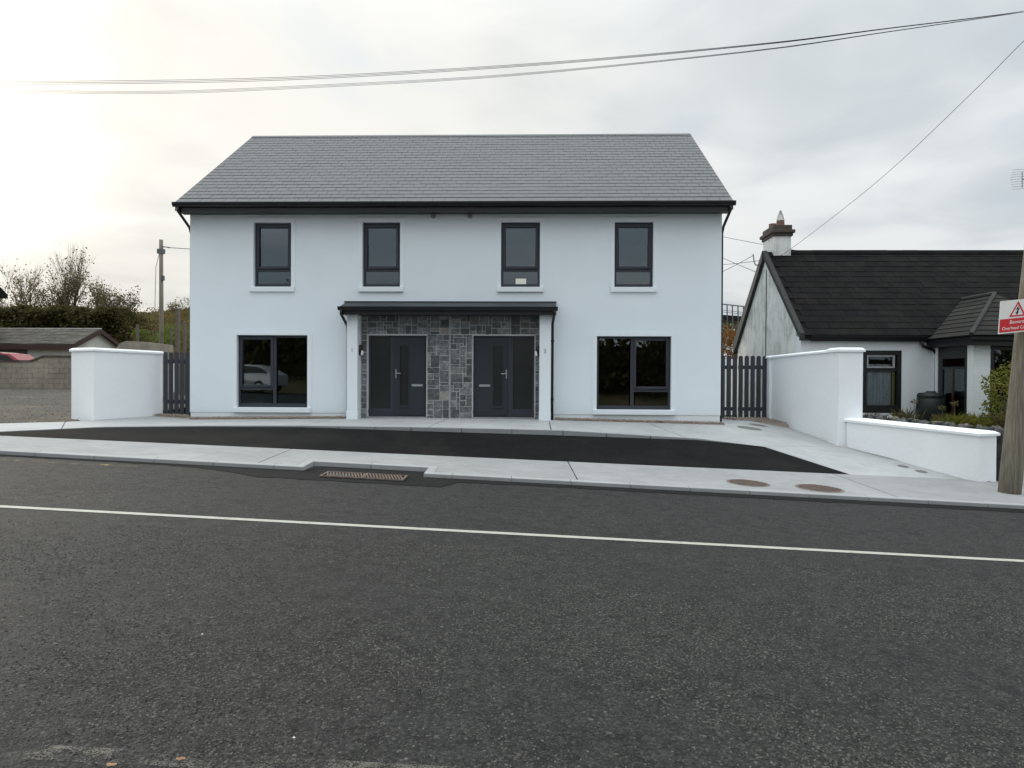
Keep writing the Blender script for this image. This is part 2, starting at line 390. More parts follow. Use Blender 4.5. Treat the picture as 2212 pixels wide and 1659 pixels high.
def leaf_mat(name, a, bcol, c=None, trans=0.35):
    m, t, b = base_mat(name)
    r = t.new('ShaderNodeAttribute', attribute_name='rnd').outputs['Fac']
    n = t.noise(pos(t), 0.9, 3, 0.6)
    col = t.mix(t.math('MULTIPLY_ADD', n, 0.9, t.math('MULTIPLY_ADD', r, 0.7, -0.35), clamp=True), a, bcol)
    if c: col = t.mix(t.ramp(r, 0.8, 0.95), col, c)
    t.put(b.inputs['Base Color'], col)
    b.inputs['Roughness'].default_value = 0.7
    b.inputs['Specular IOR Level'].default_value = 0.25
    tl = t.new('ShaderNodeBsdfTranslucent'); t.put(tl.inputs[0], col)
    mx = t.new('ShaderNodeMixShader'); mx.inputs[0].default_value = trans
    t.l.new(b.outputs[0], mx.inputs[1]); t.l.new(tl.outputs[0], mx.inputs[2])
    t.l.new(mx.outputs[0], t.n['Material Output'].inputs[0])
    return m
M['leafdark'] = leaf_mat('dark_hedge_leaf', (0.042, 0.040, 0.013), (0.10, 0.082, 0.026), trans=0.45)
M['leafautumn'] = leaf_mat('autumn_leaf', (0.10, 0.082, 0.032), (0.21, 0.16, 0.06), (0.22, 0.13, 0.04), trans=0.6)
M['leafolive'] = leaf_mat('olive_leaf', (0.055, 0.052, 0.018), (0.13, 0.11, 0.04), trans=0.55)
M['leafgreen'] = leaf_mat('bright_green_leaf', (0.06, 0.10, 0.015), (0.15, 0.20, 0.03))
M['leafyellow'] = leaf_mat('yellow_green_leaf', (0.08, 0.11, 0.018), (0.25, 0.24, 0.045))
M['leaforangebush'] = leaf_mat('orange_bush_leaf', (0.15, 0.06, 0.012), (0.32, 0.13, 0.02), (0.05, 0.07, 0.015))
M['bark'] = mat('bark', (0.15, 0.12, 0.085), 0.95, 0.2, 5.0)
M['drygrass'] = leaf_mat('dry_grass_blade', (0.09, 0.085, 0.03), (0.20, 0.17, 0.07))

# ------------------------------------------------------------------ mesh helpers
def link(o, parent=None):
    COL.objects.link(o)
    if parent is not None:
        o.parent = parent
        if parent.type == 'EMPTY':
            o.location = -parent.location
    return o

def tag(o, label=None, cat=None, group=None, kind=None):
    if label: o['label'] = label
    if cat: o['category'] = cat
    if group: o['group'] = group
    if kind: o['kind'] = kind
    return o

def thing(name, loc, label, cat, group=None):
    e = bpy.data.objects.new(name, None)
    e.empty_display_size = 0.2
    e.location = loc
    COL.objects.link(e)
    return tag(e, label, cat, group)

class MB:
    def __init__(s): s.v = []; s.f = []; s.smooth = False
    def add(s, vs, fs):
        o = len(s.v)
        s.v += [tuple(q) for q in vs]; s.f += [tuple(i+o for i in q) for q in fs]
        return s
    def box(s, x0, x1, y0, y1, z0, z1):
        return s.add([(x0, y0, z0), (x1, y0, z0), (x1, y1, z0), (x0, y1, z0), (x0, y0, z1), (x1, y0, z1), (x1, y1, z1), (x0, y1, z1)],
                     [(0, 3, 2, 1), (4, 5, 6, 7), (0, 1, 5, 4), (1, 2, 6, 5), (2, 3, 7, 6), (3, 0, 4, 7)])
    def prism(s, bot, top):
        n = len(bot)
        fs = [tuple(range(n))[::-1], tuple(range(n, 2*n))]
        fs += [(i, (i+1) % n, n+(i+1) % n, n+i) for i in range(n)]
        return s.add(list(bot)+list(top), fs)
    def slab(s, pts, th):
        """polygon with 3D corners (counter-clockwise from above), th thick downwards"""
        return s.prism([(p[0], p[1], p[2]-th) for p in pts], pts)
    def extrude(s, pts, vec):
        return s.prism(pts, [(p[0]+vec[0], p[1]+vec[1], p[2]+vec[2]) for p in pts])
    def tube(s, pts, rad, n=8, cap=True):
        pts = [Vector(p) for p in pts]
        rads = rad if isinstance(rad, (list, tuple)) else [rad]*len(pts)
        rings = []
        ref = None
        for i, p in enumerate(pts):
            a = pts[max(i-1, 0)]; b = pts[min(i+1, len(pts)-1)]
            t = (b-a).normalized()
            if ref is None:
                ref = Vector((0, 0, 1)) if abs(t.z) < 0.9 else Vector((1, 0, 0))
            e1 = (ref-t*ref.dot(t)).normalized(); ref = e1
            e2 = t.cross(e1)
            rings.append([p+(e1*math.cos(2*math.pi*k/n)+e2*math.sin(2*math.pi*k/n))*rads[i] for k in range(n)])
        vs = [q for r_ in rings for q in r_]; fs = []
        for i in range(len(pts)-1):
            for k in range(n):
                fs.append((i*n+k, i*n+(k+1) % n, (i+1)*n+(k+1) % n, (i+1)*n+k))
        if cap:
            fs.append(tuple(range(n))[::-1]); fs.append(tuple((len(pts)-1)*n+k for k in range(n)))
        return s.add(vs, fs)
    def lathe(s, prof, c, n=24):
        """prof: list of (radius, z) bottom to top around the vertical axis at c"""
        vs = []; fs = []
        for r_, z in prof:
            vs += [(c[0]+r_*math.cos(2*math.pi*k/n), c[1]+r_*math.sin(2*math.pi*k/n), c[2]+z) for k in range(n)]
        for i in range(len(prof)-1):
            for k in range(n):
                fs.append((i*n+k, i*n+(k+1) % n, (i+1)*n+(k+1) % n, (i+1)*n+k))
        fs.append(tuple(range(n))[::-1]); fs.append(tuple((len(prof)-1)*n+k for k in range(n)))
        return s.add(vs, fs)
    def mesh(s, name, bevel=0.0, segs=1):
        me = bpy.data.meshes.new(name)
        me.from_pydata(s.v, [], s.f)
        if bevel:
            bm = bmesh.new(); bm.from_mesh(me)
            bmesh.ops.remove_doubles(bm, verts=bm.verts, dist=1e-5)
            es = [e for e in bm.edges if len(e.link_faces) == 2 and e.calc_face_angle(0) > 0.6]
            bmesh.ops.bevel(bm, geom=es, offset=bevel, segments=segs, affect='EDGES', profile=0.5)
            bm.to_mesh(me); bm.free()
        if s.smooth:
            me.polygons.foreach_set('use_smooth', [True]*len(me.polygons))
        me.update()
        return me
    def build(s, name, material, parent=None, bevel=0.0, segs=1):
        me = s.mesh(name, bevel, segs)
        me.materials.append(M[material] if isinstance(material, str) else material)
        o = bpy.data.objects.new(name, me)
        return link(o, parent)

def piece(name, me, loc, parent, rot=None, scale=None):
    o = bpy.data.objects.new(name, me)
    COL.objects.link(o)
    o.parent = parent
    o.location = Vector(loc)-(parent.location if parent.type == 'EMPTY' else Vector((0, 0, 0)))
    if rot: o.rotation_euler = rot
    if scale: o.scale = scale
    return o

def np_mesh(name, verts, faces, material, rnd=None, smooth=False):
    """verts (N,3), faces (F,k) arrays -> mesh; rnd: one value per face"""
    verts = np.asarray(verts, dtype=np.float32); faces = np.asarray(faces, dtype=np.int32)
    me = bpy.data.meshes.new(name)
    me.vertices.add(len(verts)); me.vertices.foreach_set('co', verts.ravel())
    k = faces.shape[1]
    me.loops.add(faces.size); me.loops.foreach_set('vertex_index', faces.ravel())
    me.polygons.add(len(faces))
    me.polygons.foreach_set('loop_start', np.arange(0, faces.size, k, dtype=np.int32))
    me.polygons.foreach_set('use_smooth', np.full(len(faces), bool(smooth)))
    me.update(calc_edges=True)
    if rnd is not None:
        a = me.attributes.new('rnd', 'FLOAT', 'FACE'); a.data.foreach_set('value', np.asarray(rnd, dtype=np.float32))
    me.materials.append(M[material] if isinstance(material, str) else material)
    me.validate()
    return me

def leaves_mesh(name, centres, size, material, flat=0.0, aspect=0.6):
    """one kite-shaped leaf face per centre, turned at random"""
    n = len(centres)
    c = np.asarray(centres, dtype=np.float64)
    a = rng.normal(size=(n, 3)); a[:, 2] *= (1-flat); a /= np.linalg.norm(a, axis=1)[:, None]+1e-9
    b = rng.normal(size=(n, 3)); b -= a*(a*b).sum(1)[:, None]; b /= np.linalg.norm(b, axis=1)[:, None]+1e-9
    s = size*rng.uniform(0.6, 1.35, n)[:, None]
    v = np.stack([c-a*s*0.5, c+b*s*aspect*0.5-a*s*0.05, c+a*s*0.5, c-b*s*aspect*0.5-a*s*0.05], axis=1).reshape(-1, 3)
    f = np.arange(4*n).reshape(-1, 4)
    return np_mesh(name, v, f, material, rng.random(n))

def chips_mesh(name, c, size, material, squash=0.5):
    """little eight-sided stones at the centres c"""
    n = len(c)
    c = np.asarray(c); ang = rng.uniform(0, math.pi, n)
    sx = size*rng.uniform(0.6, 1.4, n); sy = size*rng.uniform(0.5, 1.0, n); sz = size*squash*rng.uniform(0.6, 1.3, n)
    ca, sa = np.cos(ang), np.sin(ang)
    P = []
    for dx, dy, dz in ((1, .15, 0), (.35, 1, 0), (-1, .1, 0), (-.2, -1, 0), (.25, .1, 1), (0, 0, -1)):
        j = rng.uniform(0.75, 1.2, n)
        x = dx*sx*0.5*j; y = dy*sy*0.5*j
        P.append(np.stack([c[:, 0]+x*ca-y*sa, c[:, 1]+x*sa+y*ca, c[:, 2]+dz*sz*0.5*j], axis=1))
    v = np.stack(P, axis=1).reshape(-1, 3)
    t = np.array([(0, 1, 4), (1, 2, 4), (2, 3, 4), (3, 0, 4), (1, 0, 5), (2, 1, 5), (3, 2, 5), (0, 3, 5)])
    f = (t[None]+6*np.arange(n)[:, None, None]).reshape(-1, 3)
    return np_mesh(name, v, f, material, np.repeat(rng.random(n), 8))

def add_mesh_obj(name, me, parent=None):
    return link(bpy.data.objects.new(name, me), parent)

def wall_with_openings(x0, x1, z0, z1, y0, y1, ops):
    """upright wall in the XZ plane from y0 (outside) to y1, with rectangular holes (xa, xb, za, zb) that have real reveals"""
    xs = sorted({x0, x1, *[o[0] for o in ops], *[o[1] for o in ops]}); zs = sorted({z0, z1, *[o[2] for o in ops], *[o[3] for o in ops]})
    mb = MB(); idx = {}
    def V(x, y, z):
        k = (round(x, 5), round(y, 5), round(z, 5))
        if k not in idx: idx[k] = len(mb.v); mb.v.append((x, y, z))
        return idx[k]
    def solid(i, j):
        if i < 0 or j < 0 or i >= len(xs)-1 or j >= len(zs)-1: return False
        cx, cz = (xs[i]+xs[i+1])/2, (zs[j]+zs[j+1])/2
        return not any(o[0] < cx < o[1] and o[2] < cz < o[3] for o in ops)
    for i in range(len(xs)-1):
        for j in range(len(zs)-1):
            if not solid(i, j): continue
            a, b, c, d = xs[i], xs[i+1], zs[j], zs[j+1]
            mb.f.append((V(a, y0, c), V(b, y0, c), V(b, y0, d), V(a, y0, d)))
            mb.f.append((V(b, y1, c), V(a, y1, c), V(a, y1, d), V(b, y1, d)))
            if not solid(i-1, j): mb.f.append((V(a, y1, c), V(a, y0, c), V(a, y0, d), V(a, y1, d)))
            if not solid(i+1, j): mb.f.append((V(b, y0, c), V(b, y1, c), V(b, y1, d), V(b, y0, d)))
            if not solid(i, j-1): mb.f.append((V(a, y1, c), V(b, y1, c), V(b, y0, c), V(a, y0, c)))
            if not solid(i, j+1): mb.f.append((V(a, y0, d), V(b, y0, d), V(b, y1, d), V(a, y1, d)))
    return mb
# ================================================================== THE SETTING
CYW, SYW = math.cos(YAW), math.sin(YAW)
def rd(s, t):
    """street survey: s metres along the road to the right of the camera, t metres across it"""
    return (s*CYW-t*SYW, EYE.y+t*CYW+s*SYW)
def st(x, y):
    y = y-EYE.y
    return (x*CYW+y*SYW, -x*SYW+y*CYW)
GRADE = 0.0485
def zr(s): return -0.5-GRADE*max(-45.0, min(45.0, s))
KERB = 11.0
def tback(s): return 13.08+0.055*max(-12, min(12, s))
def zp(s, t): return zr(s)+0.06+0.06*(t-KERB)/2.2
def P(s, t, z): return (*rd(s, t), z)
def atz(px, py, z):
    v = _f+_r2*((px-1106)/1550.0)-_u2*((py-829.5)/1550.0)
    return EYE+v*((z-EYE.z)/v.z)
def sm(x): x = max(0.0, min(1.0, x)); return x*x*(3-2*x)

def terrain_z(s, t):
    road = zr(s)-0.14
    lvl = float(np.interp(s, [-60, -11, -9, -4, 1, 4, 5.5, 7, 9, 14, 60], [0.0, 0.0, -0.08, -0.08, -0.18, -0.28, -0.42, -0.62, -0.75, -0.8, -1.0]))
    far = float(np.interp(s, [-60, -9, 4.5, 6.8, 7.6, 60], [0.0, -0.1, -0.16, -0.2, -0.35, -0.5]))
    if t < 13: z = road
    elif t < 15.2: z = road+(lvl-road)*(t-13)/2.2
    elif t < 18: z = lvl+(far-lvl)*(t-15.2)/2.8
    else:
        z = far+0.042*min(t-18, 30)*sm((-s-8)/2.0)+0.01*min(t-18, 40)
    hill = sm((t-44)/38.0)*6.7*(0.25+0.75*sm((-s+6)/26.0))
    z += hill
    if t > 40: z += 0.35*math.sin(s*0.21+t*0.09)*sm((t-44)/20)+0.2*math.sin(s*0.53+1.0)*sm((t-44)/20)
    if t < -3.5: z += 1.1*sm((-3.5-t)/3.0)
    return z
def axis(a, b, fine_a, fine_b, step, coarse):
    v = []; x = a
    while x < b:
        v.append(x); x += step if fine_a <= x < fine_b else max(step, min(coarse, 0.12*min(abs(x-fine_a), abs(x-fine_b))+step))
    v.append(b); return v
_ss = axis(-900, 900, -45, 45, 1.0, 60); _tt = axis(-300, 1200, -8, 95, 1.0, 60)
gv = [P(s, t, terrain_z(s, t)) for t in _tt for s in _ss]
nS = len(_ss)
gf = [(j*nS+i, j*nS+i+1, (j+1)*nS+i+1, (j+1)*nS+i) for j in range(len(_tt)-1) for i in range(nS-1)]
ground = add_mesh_obj('ground', np_mesh('ground', gv, gf, 'grassland', smooth=True))
tag(ground, kind='structure')

# ---- road with its markings
def strip(pts_s, t0, t1, zf, name, material, parent=None):
    mb = MB()
    for s in pts_s:
        a = t0(s) if callable(t0) else t0; b = t1(s) if callable(t1) else t1
        mb.v += [P(s, a, zf(s, a)), P(s, b, zf(s, b))]
    mb.f = [(2*i, 2*i+2, 2*i+3, 2*i+1) for i in range(len(pts_s)-1)]
    return mb.build(name, material, parent)
span = [x*1.0 for x in range(-45, 46)]
road = tag(strip(span, -3.4, 11.6, lambda s, t: zr(s), 'road', 'road'), kind='structure')
strip(span, 7.285, 7.39, lambda s, t: zr(s)+0.004, 'white_line', 'line', road)
strip([x*0.5 for x in range(-40, 5)], 2.80, 2.91, lambda s, t: zr(s)+0.004, 'worn_edge_line', 'oldline', road)
strip([x*0.5 for x in range(-30, -10)], 10.45, 10.56, lambda s, t: zr(s)+0.004, 'worn_yellow_line', 'yellow', road)
# dark strip of new tarmac along the kerb, widening round the gully
_so = []
def outer(s):
    return float(np.interp(s, [-45, -9, -5.2, -4.4, -3.6, -1.0, -0.8, 0.5, 3, 45], [10.86, 10.86, 10.82, 10.62, 10.16, 10.1, 10.62, 10.7, 10.64, 10.62]))+0.018*math.sin(s*9.1)+0.012*math.sin(s*23.7)
strip([x*0.1 for x in range(-300, 300)], lambda s: outer(s), lambda s: 11.02 if not -3.2 < s < -1.35 else 11.62, lambda s, t: zr(s)+0.005, 'tarmac_strip', 'tarstrip', road)

# grit and chippings that stand out of the near road surface
def scatter_chips(n, t0, t1, power):
    u = rng.random(n)**power
    t = t0+(t1-t0)*u
    s = (rng.random(n)*2-1)*(0.76*t+0.3)
    # patches where the stones have been worn in
    keep = (np.sin(s*2.1+t*1.3)+np.sin(s*0.9-t*2.7+1)+np.sin(s*4.3+t*3.9+2)*0.7+rng.normal(size=n)*1.1) > -0.2
    s, t = s[keep], t[keep]
    x = s*CYW-t*SYW; y = EYE.y+t*CYW+s*SYW
    return np.stack([x, y, -0.5-GRADE*s+0.0005], axis=1)
chips = add_mesh_obj('road_chippings', chips_mesh('road_chippings', scatter_chips(70000, 2.2, 6.8, 1.0), 0.0165, 'chips', 0.5))
tag(chips, 'dark grey stone chippings set in the surface of the near road lane', 'chippings', kind='stuff')

# ---- pavement along the road
pavement = strip([x*1.0 for x in range(-40, 41)], 11.8, lambda s: tback(s)-0.01, lambda s, t: zp(s, t)-0.05, 'pavement', 'concdark')
tag(pavement, kind='structure')
joints = [-3.95+4.98*k for k in range(-7, 8)]
GAP = 0.010
def slab_obj(pts, th, parent, name='slab', material='concrete', bevel=0.008):
    mb = MB(); n = len(pts)
    mb.slab(pts, th)
    me = bpy.data.meshes.new(name); me.from_pydata(mb.v, [], mb.f)
    bm = bmesh.new(); bm.from_mesh(me)
    bmesh.ops.triangulate(bm, faces=[f for f in bm.faces if len(f.verts) > 4])
    bmesh.ops.recalc_face_normals(bm, faces=bm.faces)
    bm.to_mesh(me); bm.free()
    me.materials.append(M[material])
    return link(bpy.data.objects.new(name, me), parent)
for a, b in zip(joints[:-1], joints[1:]):
    a += GAP; b -= GAP
    if a < -3.2 < b:
        fr = [(a, 11.155), (-3.355, 11.155), (-3.355, 11.755), (-1.195, 11.755), (-1.195, 11.155), (b, 11.155)]
    else:
        fr = [(a, 11.155), (b, 11.155)]
    ba = [(b, tback(b)), (a, tback(a))]
    slab_obj([P(s, t, zp(s, t)) for s, t in fr+ba], 0.1, pavement)
def kerb_piece(s0, s1, t0, t1, parent):
    q = [(s0, t0), (s1, t0), (s1, t1), (s0, t1)]
    mb = MB().slab([P(s, t, zp(s, t)+0.003) for s, t in q], 0.2)
    return mb.build('kerb_stone', 'kerb', parent, bevel=0.012, segs=2)
L = 0.915
k = -30
while k*L < 28:
    a, b = k*L+0.0015, (k+1)*L-0.0015
    k += 1
    for lo, hi in ((-99, -3.2), (-1.35, 99)):
        a2, b2 = max(a, lo), min(b, hi)
        if b2-a2 > 0.05: kerb_piece(a2, b2, 11.0, 11.15, pavement)
kerb_piece(-3.35, -3.203, 11.155, 11.6, pavement)
kerb_piece(-1.347, -1.2, 11.155, 11.6, pavement)
for a, b in ((-3.35, -2.283), (-2.277, -1.2)):
    kerb_piece(a, b, 11.605, 11.75, pavement)

# ---- forecourt of fresh black asphalt between pavement and house path
E5, E4, E3, EM, E1, E2 = (-9.86, -4.86, 0.049), (-8.745, -3.474, 0.045), (-4.906, -2.80, 0.035), (-0.465, -2.717, -0.079), (3.372, -2.62, -0.186), (4.801, -2.655, -0.316)
EQ = (0.6, -2.70, -0.105); EN = (-6.9, -2.98, 0.043); EP = (-2.6, -2.73, -0.03)
up_edge = [(-10.9, -5.75, None), E5, (-9.35, -4.0, 0.047), E4, EN, E3, EP, EM, EQ, E1, (4.15, -2.63, -0.25), E2, None]
lo_s = [-10.6, -9.4, -9.0, -8.5, -6.6, -4.6, -2.3, -0.2, 0.9, 3.4, 4.2, 5.1, 6.36]
fv = []
for s, e in zip(lo_s, up_edge):
    t = tback(s); lo = P(s, t-0.02, zp(s, t)-0.006)
    if e is None: e = P(s, t, zp(s, t)-0.006)
    elif e[2] is None: e = (e[0], e[1], lo[2])
    fv.append((lo, e))
mb = MB()
NC = 6
for lo, e in fv:
    for j in range(NC+1):
        f = j/NC
        mb.v.append((lo[0]+(e[0]-lo[0])*f, lo[1]+(e[1]+0.02-lo[1])*f, lo[2]+(e[2]-lo[2])*(f+0.25*f*(1-f))))
mb.f = [(i*(NC+1)+j, (i+1)*(NC+1)+j, (i+1)*(NC+1)+j+1, i*(NC+1)+j+1) for i in range(len(fv)-1) for j in range(NC)]
mb.smooth = True
forecourt = tag(mb.build('forecourt', 'newtar'), kind='structure')

# ---- concrete path round the house
path = tag(MB().box(-4.4, 0.1, -0.35, 0.02, -0.3, 0.05).build('path', 'concdark'), kind='structure')
def up(e, h, back=0.12): return (e[0], e[1]+back, e[2]+h)
o5 = up(E5, 0.01, 0.02); o4 = up(E4, 0.015, 0.1); oN = up(EN, 0.02); o3 = up(E3, 0.03); oP = up(EP, 0.075); oM = up(EM, 0.095); oQ = up(EQ, 0.10); o1 = up(E1, 0.03); o2 = up(E2, 0.003, 0.02)
A1 = tuple(atz(141, 911, 0.07)); A0 = tuple(atz(-260, 922, 0.10)); B0 = P(-10.75, tback(-10.75)+0.02, zp(-10.75, tback(-10.75)))
B00 = P(-14.0, tback(-12)+0.02, zp(-14.0, tback(-12)))
jx = lambda p, d: (p[0]+d, p[1], p[2])
def on_line(p, q, x):
    f = (x-p[0])/(q[0]-p[0]); return tuple(p[i]+(q[i]-p[i])*f for i in range(3))
g = 0.010
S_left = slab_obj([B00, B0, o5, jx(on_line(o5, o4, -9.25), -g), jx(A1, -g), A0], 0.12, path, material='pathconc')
p33 = on_line(oQ, o1, 3.2)
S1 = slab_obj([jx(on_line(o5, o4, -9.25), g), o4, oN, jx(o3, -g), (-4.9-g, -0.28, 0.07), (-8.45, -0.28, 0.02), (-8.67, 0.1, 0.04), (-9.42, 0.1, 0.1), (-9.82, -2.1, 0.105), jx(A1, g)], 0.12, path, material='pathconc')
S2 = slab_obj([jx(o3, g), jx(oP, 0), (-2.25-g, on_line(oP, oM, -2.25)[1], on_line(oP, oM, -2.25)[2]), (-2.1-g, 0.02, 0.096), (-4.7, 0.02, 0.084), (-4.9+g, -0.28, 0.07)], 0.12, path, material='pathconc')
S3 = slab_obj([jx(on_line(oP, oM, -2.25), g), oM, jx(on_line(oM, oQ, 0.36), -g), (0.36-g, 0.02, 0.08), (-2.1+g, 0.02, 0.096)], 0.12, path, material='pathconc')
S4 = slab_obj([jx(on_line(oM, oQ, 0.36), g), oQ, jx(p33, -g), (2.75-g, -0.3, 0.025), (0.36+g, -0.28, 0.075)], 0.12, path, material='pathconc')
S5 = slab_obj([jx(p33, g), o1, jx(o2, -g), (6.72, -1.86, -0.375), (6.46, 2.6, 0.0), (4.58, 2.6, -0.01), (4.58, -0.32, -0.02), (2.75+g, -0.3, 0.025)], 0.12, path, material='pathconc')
tp = P(6.36, tback(6.36), zp(6.36, tback(6.36)))
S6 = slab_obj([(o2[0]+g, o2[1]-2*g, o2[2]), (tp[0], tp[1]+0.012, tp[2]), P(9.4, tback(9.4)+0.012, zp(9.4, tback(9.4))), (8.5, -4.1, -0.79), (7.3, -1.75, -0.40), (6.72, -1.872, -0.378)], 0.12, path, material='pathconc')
# kerb stones that hold the path where the forecourt lies lower
edge = [E4, EN, E3, EP, EM, EQ, E1]; kh = [0.015, 0.02, 0.03, 0.075, 0.095, 0.10, 0.03]
for i in range(len(edge)-1):
    a, b = edge[i], edge[i+1]
    n = max(1, round(math.dist(a[:2], b[:2])/0.9))
    for j in range(n):
        f0, f1 = j/n+0.003, (j+1)/n-0.003
        q = []
        for f in (f0, f1):
            q.append((a[0]+(b[0]-a[0])*f, a[1]+(b[1]-a[1])*f, a[2]+(b[2]-a[2])*f+kh[i]+(kh[i+1]-kh[i])*f+0.002))
        y1 = [(p_[0], p_[1]+0.117, p_[2]) for p_ in q]
        MB().slab([q[0], q[1], y1[1], y1[0]], 0.22).build('kerb_stone', 'concdark', path, bevel=0.01, segs=2)
from mathutils.bvhtree import BVHTree
def bvh_of(objs):
    vs, fs = [], []
    for o in objs:
        b = len(vs); vs += [v.co.copy() for v in o.data.vertices]; fs += [[i+b for i in p_.vertices] for p_ in o.data.polygons]
    return BVHTree.FromPolygons(vs, fs)
paved = bvh_of([o for o in list(path.children)+list(pavement.children) if o.name.startswith('slab')])
def drop(x, y, default=0.0):
    h = paved.ray_cast(Vector((x, y, 5)), Vector((0, 0, -1)))
    return h[0].z if h[0] else default
def see(px, py, bv=None):
    v = (_f+_r2*((px-1106)/1550.0)-_u2*((py-829.5)/1550.0)).normalized()
    h = (bv or paved).ray_cast(EYE, v)
    return h[0]

# ---- the tarmac yard to the left, rising gently to the block wall
yv = [(-60, -9.0), (-14.5, -5.0)]
mb = MB()
ny, nx = 14, 12
for j in range(ny+1):
    f = j/ny
    for i in range(nx+1):
        x0 = A1[0]-0.02 if j == 0 else -9.9
        x = -46+(x0+46)*(i/nx)
        yb = A0[1]+(A1[1]-A0[1])*(x-A0[0])/(A1[0]-A0[0])
        if i == nx: yb = A1[1]
        y = yb+(16.0-yb)*f**1.3
        z0 = max(0.06, 0.07+(A0[2]-A1[2])*(x-A1[0])/(A0[0]-A1[0]))
        mb.v.append((x, y, z0-0.004+(0.64-z0*0.9)*f**1.2+0.03*math.sin(x*1.7+y)*f*(1-f)))
mb.f = [(j*(nx+1)+i, j*(nx+1)+i+1, (j+1)*(nx+1)+i+1, (j+1)*(nx+1)+i) for j in range(ny) for i in range(nx)]
mb.smooth = True
yard = tag(mb.build('yard', 'yard'), kind='structure')
yard_bvh = bvh_of([yard])
yp = []
for k in range(5200):
    x = random.uniform(-27, -10.2); y = -3.0+17.5*random.random()**1.2
    h = yard_bvh.ray_cast(Vector((x, y, 9)), Vector((0, 0, -1)))
    if h[0] and math.sin(x*0.9+y*0.7)+math.sin(y*1.3-x*0.3)+random.gauss(0, 0.8) > -0.3: yp.append((x, y, h[0].z+0.004))
tag(add_mesh_obj('yard_stones', chips_mesh('yard_stones', yp, 0.05, 'yardstone', 0.5)), 'loose stones strewn over the rough yard left of the house', 'gravel', kind='stuff')
# ================================================================== THE NEW HOUSE
HX0, HX1, HD = -8.667, 4.58, 8.8
house = thing('semi_detached_house', (-2.04, 0, 0), 'large new white rendered two-storey house with grey slate roof and two dark front doors', 'house')
WIN_U = [(-7.05, -6.10), (-4.305, -3.36), (-0.845, 0.12), (1.96, 2.912)]
WIN_G = [(-7.474, -5.683), (1.54, 3.368)]
ZU0, ZU1, ZG0, ZG1 = 3.35, 4.96, 0.325, 2.14
DOORS = [(-4.15, -2.686), (-1.524, -0.003)]
DZ0, DZ1 = 0.115, 2.14
ops = [(a, b, ZU0, ZU1) for a, b in WIN_U]+[(a, b, ZG0, ZG1) for a, b in WIN_G]+[(a, b, 0.0, DZ1) for a, b in DOORS]
ops2 = [o for o in ops]
wall = wall_with_openings(HX0, HX1, 0.289, 5.22, 0.0, 0.34, [(o[0], o[1], max(o[2], 0.2), o[3]) for o in ops2]).build('wall', 'render', house)
pl = MB()
for a, b in ((HX0+0.012, -4.15), (-2.686, -1.524), (-0.003, HX1-0.012)):
    pl.box(a, b, 0.014, 0.34, -0.7, 0.284)
pl.build('plinth', 'plaster', house)
rear = MB()
ZRG = 8.55
for x0, x1 in ((HX0, HX0+0.3), (HX1-0.3, HX1)):
    rear.extrude([(x0, 0.342, -0.7), (x0, HD, -0.7), (x0, HD, 5.2), (x0, 4.4, ZRG-0.12), (x0, 0.342, 5.55)], (x1-x0, 0, 0))
rear.box(HX0+0.3, HX1-0.3, HD-0.3, HD, -0.7, 5.2)
rear.build('gable_and_rear_wall', 'render', house)
ins = MB().box(HX0+0.31, HX1-0.31, 0.35, HD-0.31, -0.1, 0.09).box(HX0+0.31, HX1-0.31, 0.35, HD-0.31, 2.5, 2.8).box(HX0+0.31, HX1-0.31, 0.35, HD-0.31, 5.16, 5.21)
ins.box(-2.2, -2.0, 0.35, HD-0.31, 0.1, 2.49).box(-2.2, -2.0, 0.35, HD-0.31, 2.81, 5.15).box(HX0+0.32, HX1-0.32, 4.4, 4.5, 0.1, 2.49).box(HX0+0.32, HX1-0.32, 4.2, 4.3, 2.81, 5.15)
ins.build('interior', 'inside', house)

def frame_box(mb, x0, x1, z0, z1, w, y0, y1, wt=None, wb=None):
    wt = wt or w; wb = wb or w
    mb.box(x0, x0+w, y0, y1, z0, z1).box(x1-w, x1, y0, y1, z0, z1).box(x0+w, x1-w, y0, y1, z1-wt, z1).box(x0+w, x1-w, y0, y1, z0, z0+wb)
def window_trim(fr, x0, x1, z0, z1, name_parent):
    s_ = MB().box(x0-0.09, x1+0.09, -0.055, 0.05, z0-0.125, z0-0.002)
    s_.build('sill', 'plaster', fr, bevel=0.008, segs=2)
    t_ = MB()
    t_.box(x0-0.11, x0-0.001, -0.012, 0.0, z0-0.002, z1).box(x1+0.001, x1+0.11, -0.012, 0.0, z0-0.002, z1).box(x0-0.11, x1+0.11, -0.012, 0.0, z1+0.001, z1+0.11)
    t_.build('surround', 'plaster', fr)
FY0, FY1 = 0.105, 0.17
for (x0, x1) in WIN_U:
    zt = ZU1-0.72*(ZU1-ZU0)
    fr = MB(); frame_box(fr, x0, x1, ZU0, ZU1, 0.055, FY0, FY1, wb=0.085)
    fr.box(x0+0.055, x1-0.055, FY0, FY1, zt-0.055, zt)
    fo = fr.build('window', 'frame', house)
    sa = MB(); frame_box(sa, x0+0.048, x1-0.048, zt+0.01, ZU1-0.045, 0.062, FY0-0.022, FY1-0.01, wt=0.075)
    sa.build('sash', 'frame', fo, bevel=0.006)
    MB().box(x0+0.10, x1-0.10, 0.135, 0.141, zt+0.06, ZU1-0.11).build('pane', 'glass', fo)
    MB().box(x0+0.05, x1-0.05, 0.138, 0.144, ZU0+0.08, zt-0.05).build('pane', 'glass', fo)
    window_trim(fo, x0, x1, ZU0, ZU1, fo)
